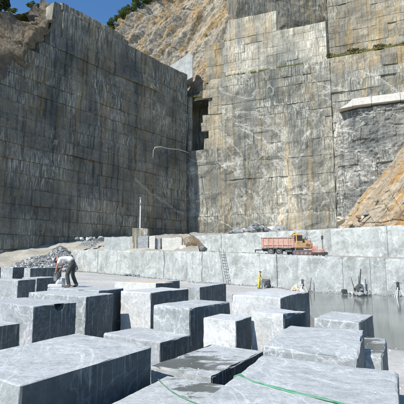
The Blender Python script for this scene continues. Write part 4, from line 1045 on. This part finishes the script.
person_parts(wk, J, 'shirt', 'trousers')
# his drill
dq = empty('hand_drill', (q.x, q.y, 2.105), R(172)); dq.scale = (1.14,)*3; tag(dq, 'pneumatic hand drill held by the stooping worker', 'drill')
mb = MB(); mb.box((.56, .04, .42), (.16, .14, .36), b=.03); mb.build('drill_body', M['steel'], dq)
mb = MB(); mb.tube([(.52, -.24, .58), (.54, .04, .60), (.5, .32, .55)], .02, 8); mb.build('handle', M['dark_steel'], dq)
mb = MB(); mb.tube([(.57, .04, .26), (.58, .04, -.03)], .018, 8); mb.build('drill_rod', M['steel'], dq)
# white sack beside him
bag = boulder((0, 0, 0), (.22, .2, .3), (.1, .1, .6), 'pale_stone', 'white lump of stone beside the stooping worker', name='stone', cat='stone'); qq = PZ(61, 287.4, 2.1); bag.location = (qq.x, qq.y, 2.32)
# worker in yellow
q = PY(259.5, 289, 41.5); q.z = zfloor(q.x, q.y)
wy = empty('person', q, R(-25)); tag(wy, 'standing worker in yellow workwear with dark hair by the bench wall', 'person')
J = dict(pelvis=(0, 0, .95), belly=(.02, 0, 1.1), chest=(.05, 0, 1.32), neck=(.08, 0, 1.5), head=(.12, 0, 1.6), crown=(.13, 0, 1.7), face=(1, 0, -.25),
         shoulderl=(.05, .19, 1.41), elbowl=(.08, .26, 1.13), wristl=(.3, .2, 1.02), shoulderr=(.05, -.19, 1.41), elbowr=(.1, -.25, 1.14), wristr=(.33, -.16, 1.05),
         hipl=(0, .1, .88), kneel=(.05, .12, .48), anklel=(0, .13, .09), toel=(.2, .16, .04), hipr=(0, -.1, .88), kneer=(-.03, -.12, .48), ankler=(-.12, -.13, .09), toer=(.08, -.16, .04))
person_parts(wy, J, 'hivis', 'hivis', 'wrist')

# ------------------------------------------------------------------ vegetation
def leaf_cloud(n, blobs, size):
    v = []; f = []
    for i in range(n):
        c, r = random.choice(blobs); d = Vector((random.gauss(0, 1), random.gauss(0, 1), random.gauss(0, 1))).normalized(); p = c+Vector((d.x*r.x, d.y*r.y, d.z*r.z))*(rr(.25, 1)**.5)
        a = Vector((rr(-1, 1), rr(-1, 1), rr(-.6, .6))).normalized(); b_ = a.cross(Vector((rr(-1, 1), rr(-1, 1), rr(-1, 1)))).normalized(); s_ = size*rr(.6, 1.3); k = len(v)
        v += [p-a*s_, p-b_*s_*.45, p+a*s_, p+b_*s_*.45]; f.append((k, k+1, k+2, k+3))
    return v, f
def shrub(loc, w_, h, label, group, name='shrub', mat='leaf', n=1500, lsize=.2):
    root = empty(name, loc); tag(root, label, 'shrub' if name == 'shrub' else 'tree', group)
    blobs = [(Vector((rr(-.5, .5)*w_, rr(-.4, .4)*w_, h*rr(.3, .85))), Vector((w_*rr(.2, .42), w_*rr(.2, .4), h*rr(.14, .3)))) for _ in range(9)]
    v, f = leaf_cloud(n, blobs, lsize); link('crown', mesh('crown', v, f), M[mat], root)
    mb = MB(); mb.tube([(0, 0, -.6), (.05, 0, h*.3), (rr(-.2, .2), rr(-.2, .2), h*.7)], [.13, .09, .04], 6)
    for b_ in blobs[:5]: mb.tube([(.05, 0, h*.25), b_[0]], [.06, .02], 5)
    mb.build('trunk', M['bark'], root)
for px, py, w_, h in ((109, 31, 2.4, 2.2), (114, 27, 2.8, 3.2), (120, 22, 3.0, 3.6), (126, 18, 3.4, 4.2), (132, 13, 3.0, 3.6), (138, 8, 3.6, 4.2), (145, 5, 3.4, 4.0), (152, 0, 3.4, 4)):
    Yq = pl(px, [(98, 112), (150, 122), (250, 135)]); q = PY(px, py+1.5, Yq); shrub(q, w_, h, 'green shrub on the sky ridge of the golden rock slope', 'shrubs along the sky ridge', n=1700, lsize=.24)
q = Pl_((2+45)/97, 1)+Vector((-4, 9, 1)); shrub(PY(1, 13, q.y)-Vector((0, 0, .3)), 2.2, 5.2, 'dark pine tree on the dry hilltop', None, 'pine_tree', 'pine', 3200, .24)
for px, py in ((12, 12), (31, 7), (36, 6.5)):
    q = Pl_((px+45)/97, 1)+Vector((-2, 4, 1)); shrub(PY(px, py, q.y)-Vector((0, 0, .5)), 1.3, 1.4, 'low scrub bush on the dry hilltop', 'scrub bushes on the hilltop', n=500, lsize=.16)
def grass(label, fn, n, hmin, hmax):
    v = []; f = []
    for i in range(n):
        p = Vector(fn()); h = rr(hmin, hmax); a = rr(0, 6.3); w_ = .05; l = Vector((rr(-.5, .5), rr(-.5, .5), 1))*h; k = len(v); s_ = Vector((math.cos(a), math.sin(a), 0))*w_
        v += [p-s_, p+s_, p+l*.6+s_*.6, p+l]; f.append((k, k+1, k+2, k+3))
    return tag(link('grass', mesh('grass', v, f), M['dry_grass']), label, 'grass', kind='stuff')
def shelf_pt():
    u = rr(PW(326, 50)[0], PW(425, 50)[0]); t = rr(0, 1)**1.4; a = uP(u, -.9-t*24); return (a[0], a[1], zg+7.0*t**.8+.3)
def Pgs(s, t):
    u = lerp(PW(322, 50)[0], PW(450, 50)[0], s); a = uP(u, -.9-t*24); return Vector((a[0], a[1], zg-.2+7.0*t**.8))
tag(rocksheet('shelf_slope', Pgs, 90, 30, .7, M['hill'], Vector((0, 0, 1)), ridge=.8, seed=21), kind='structure')
grass('dry green grass on the shelf below the ochre upper wall', shelf_pt, 9000, .2, .8)
for k in range(10):
    t_ = .06+.1*(k % 3); u_ = lerp(PW(328, 50)[0], PW(404, 50)[0], (k+.5)/10)+rr(-1, 1); a_ = uP(u_, -.9-t_*24)
    shrub((a_[0], a_[1], zg+7.0*t_**.8-.1), rr(1.6, 2.8), rr(1.0, 1.9), 'low olive shrub on the shelf below the ochre upper wall', 'shrubs on the upper shelf', n=700, lsize=.17, mat='olive')
def ledge_pt():
    while True:
        u = rr(PW(226, 77)[0], PW(303, 66)[0])
        if noise.noise(Vector((u*.45, 0, 5))) > -.15: break
    a = uP(u, rr(-1.0, .1)); return (a[0], a[1], ZL-.15)
grass('grass strip growing on the ledge below the white upper wall', ledge_pt, 3400, .3, 1.1)
def slot_pt():
    a = uP(rr(PW(187, 95)[0], PW(200, 95)[0]), rr(-1.2, -.2)); return (a[0], a[1], zs1-.2)
grass('small grass tufts above the dark slot at the cliff corner', slot_pt, 400, .3, .8)
def hill_pt():
    p = Phill(rr(.1, .95), rr(0, .4)); return p
grass('dry grass on the hilltop above the brown outcrop', hill_pt, 5000, .2, .7)
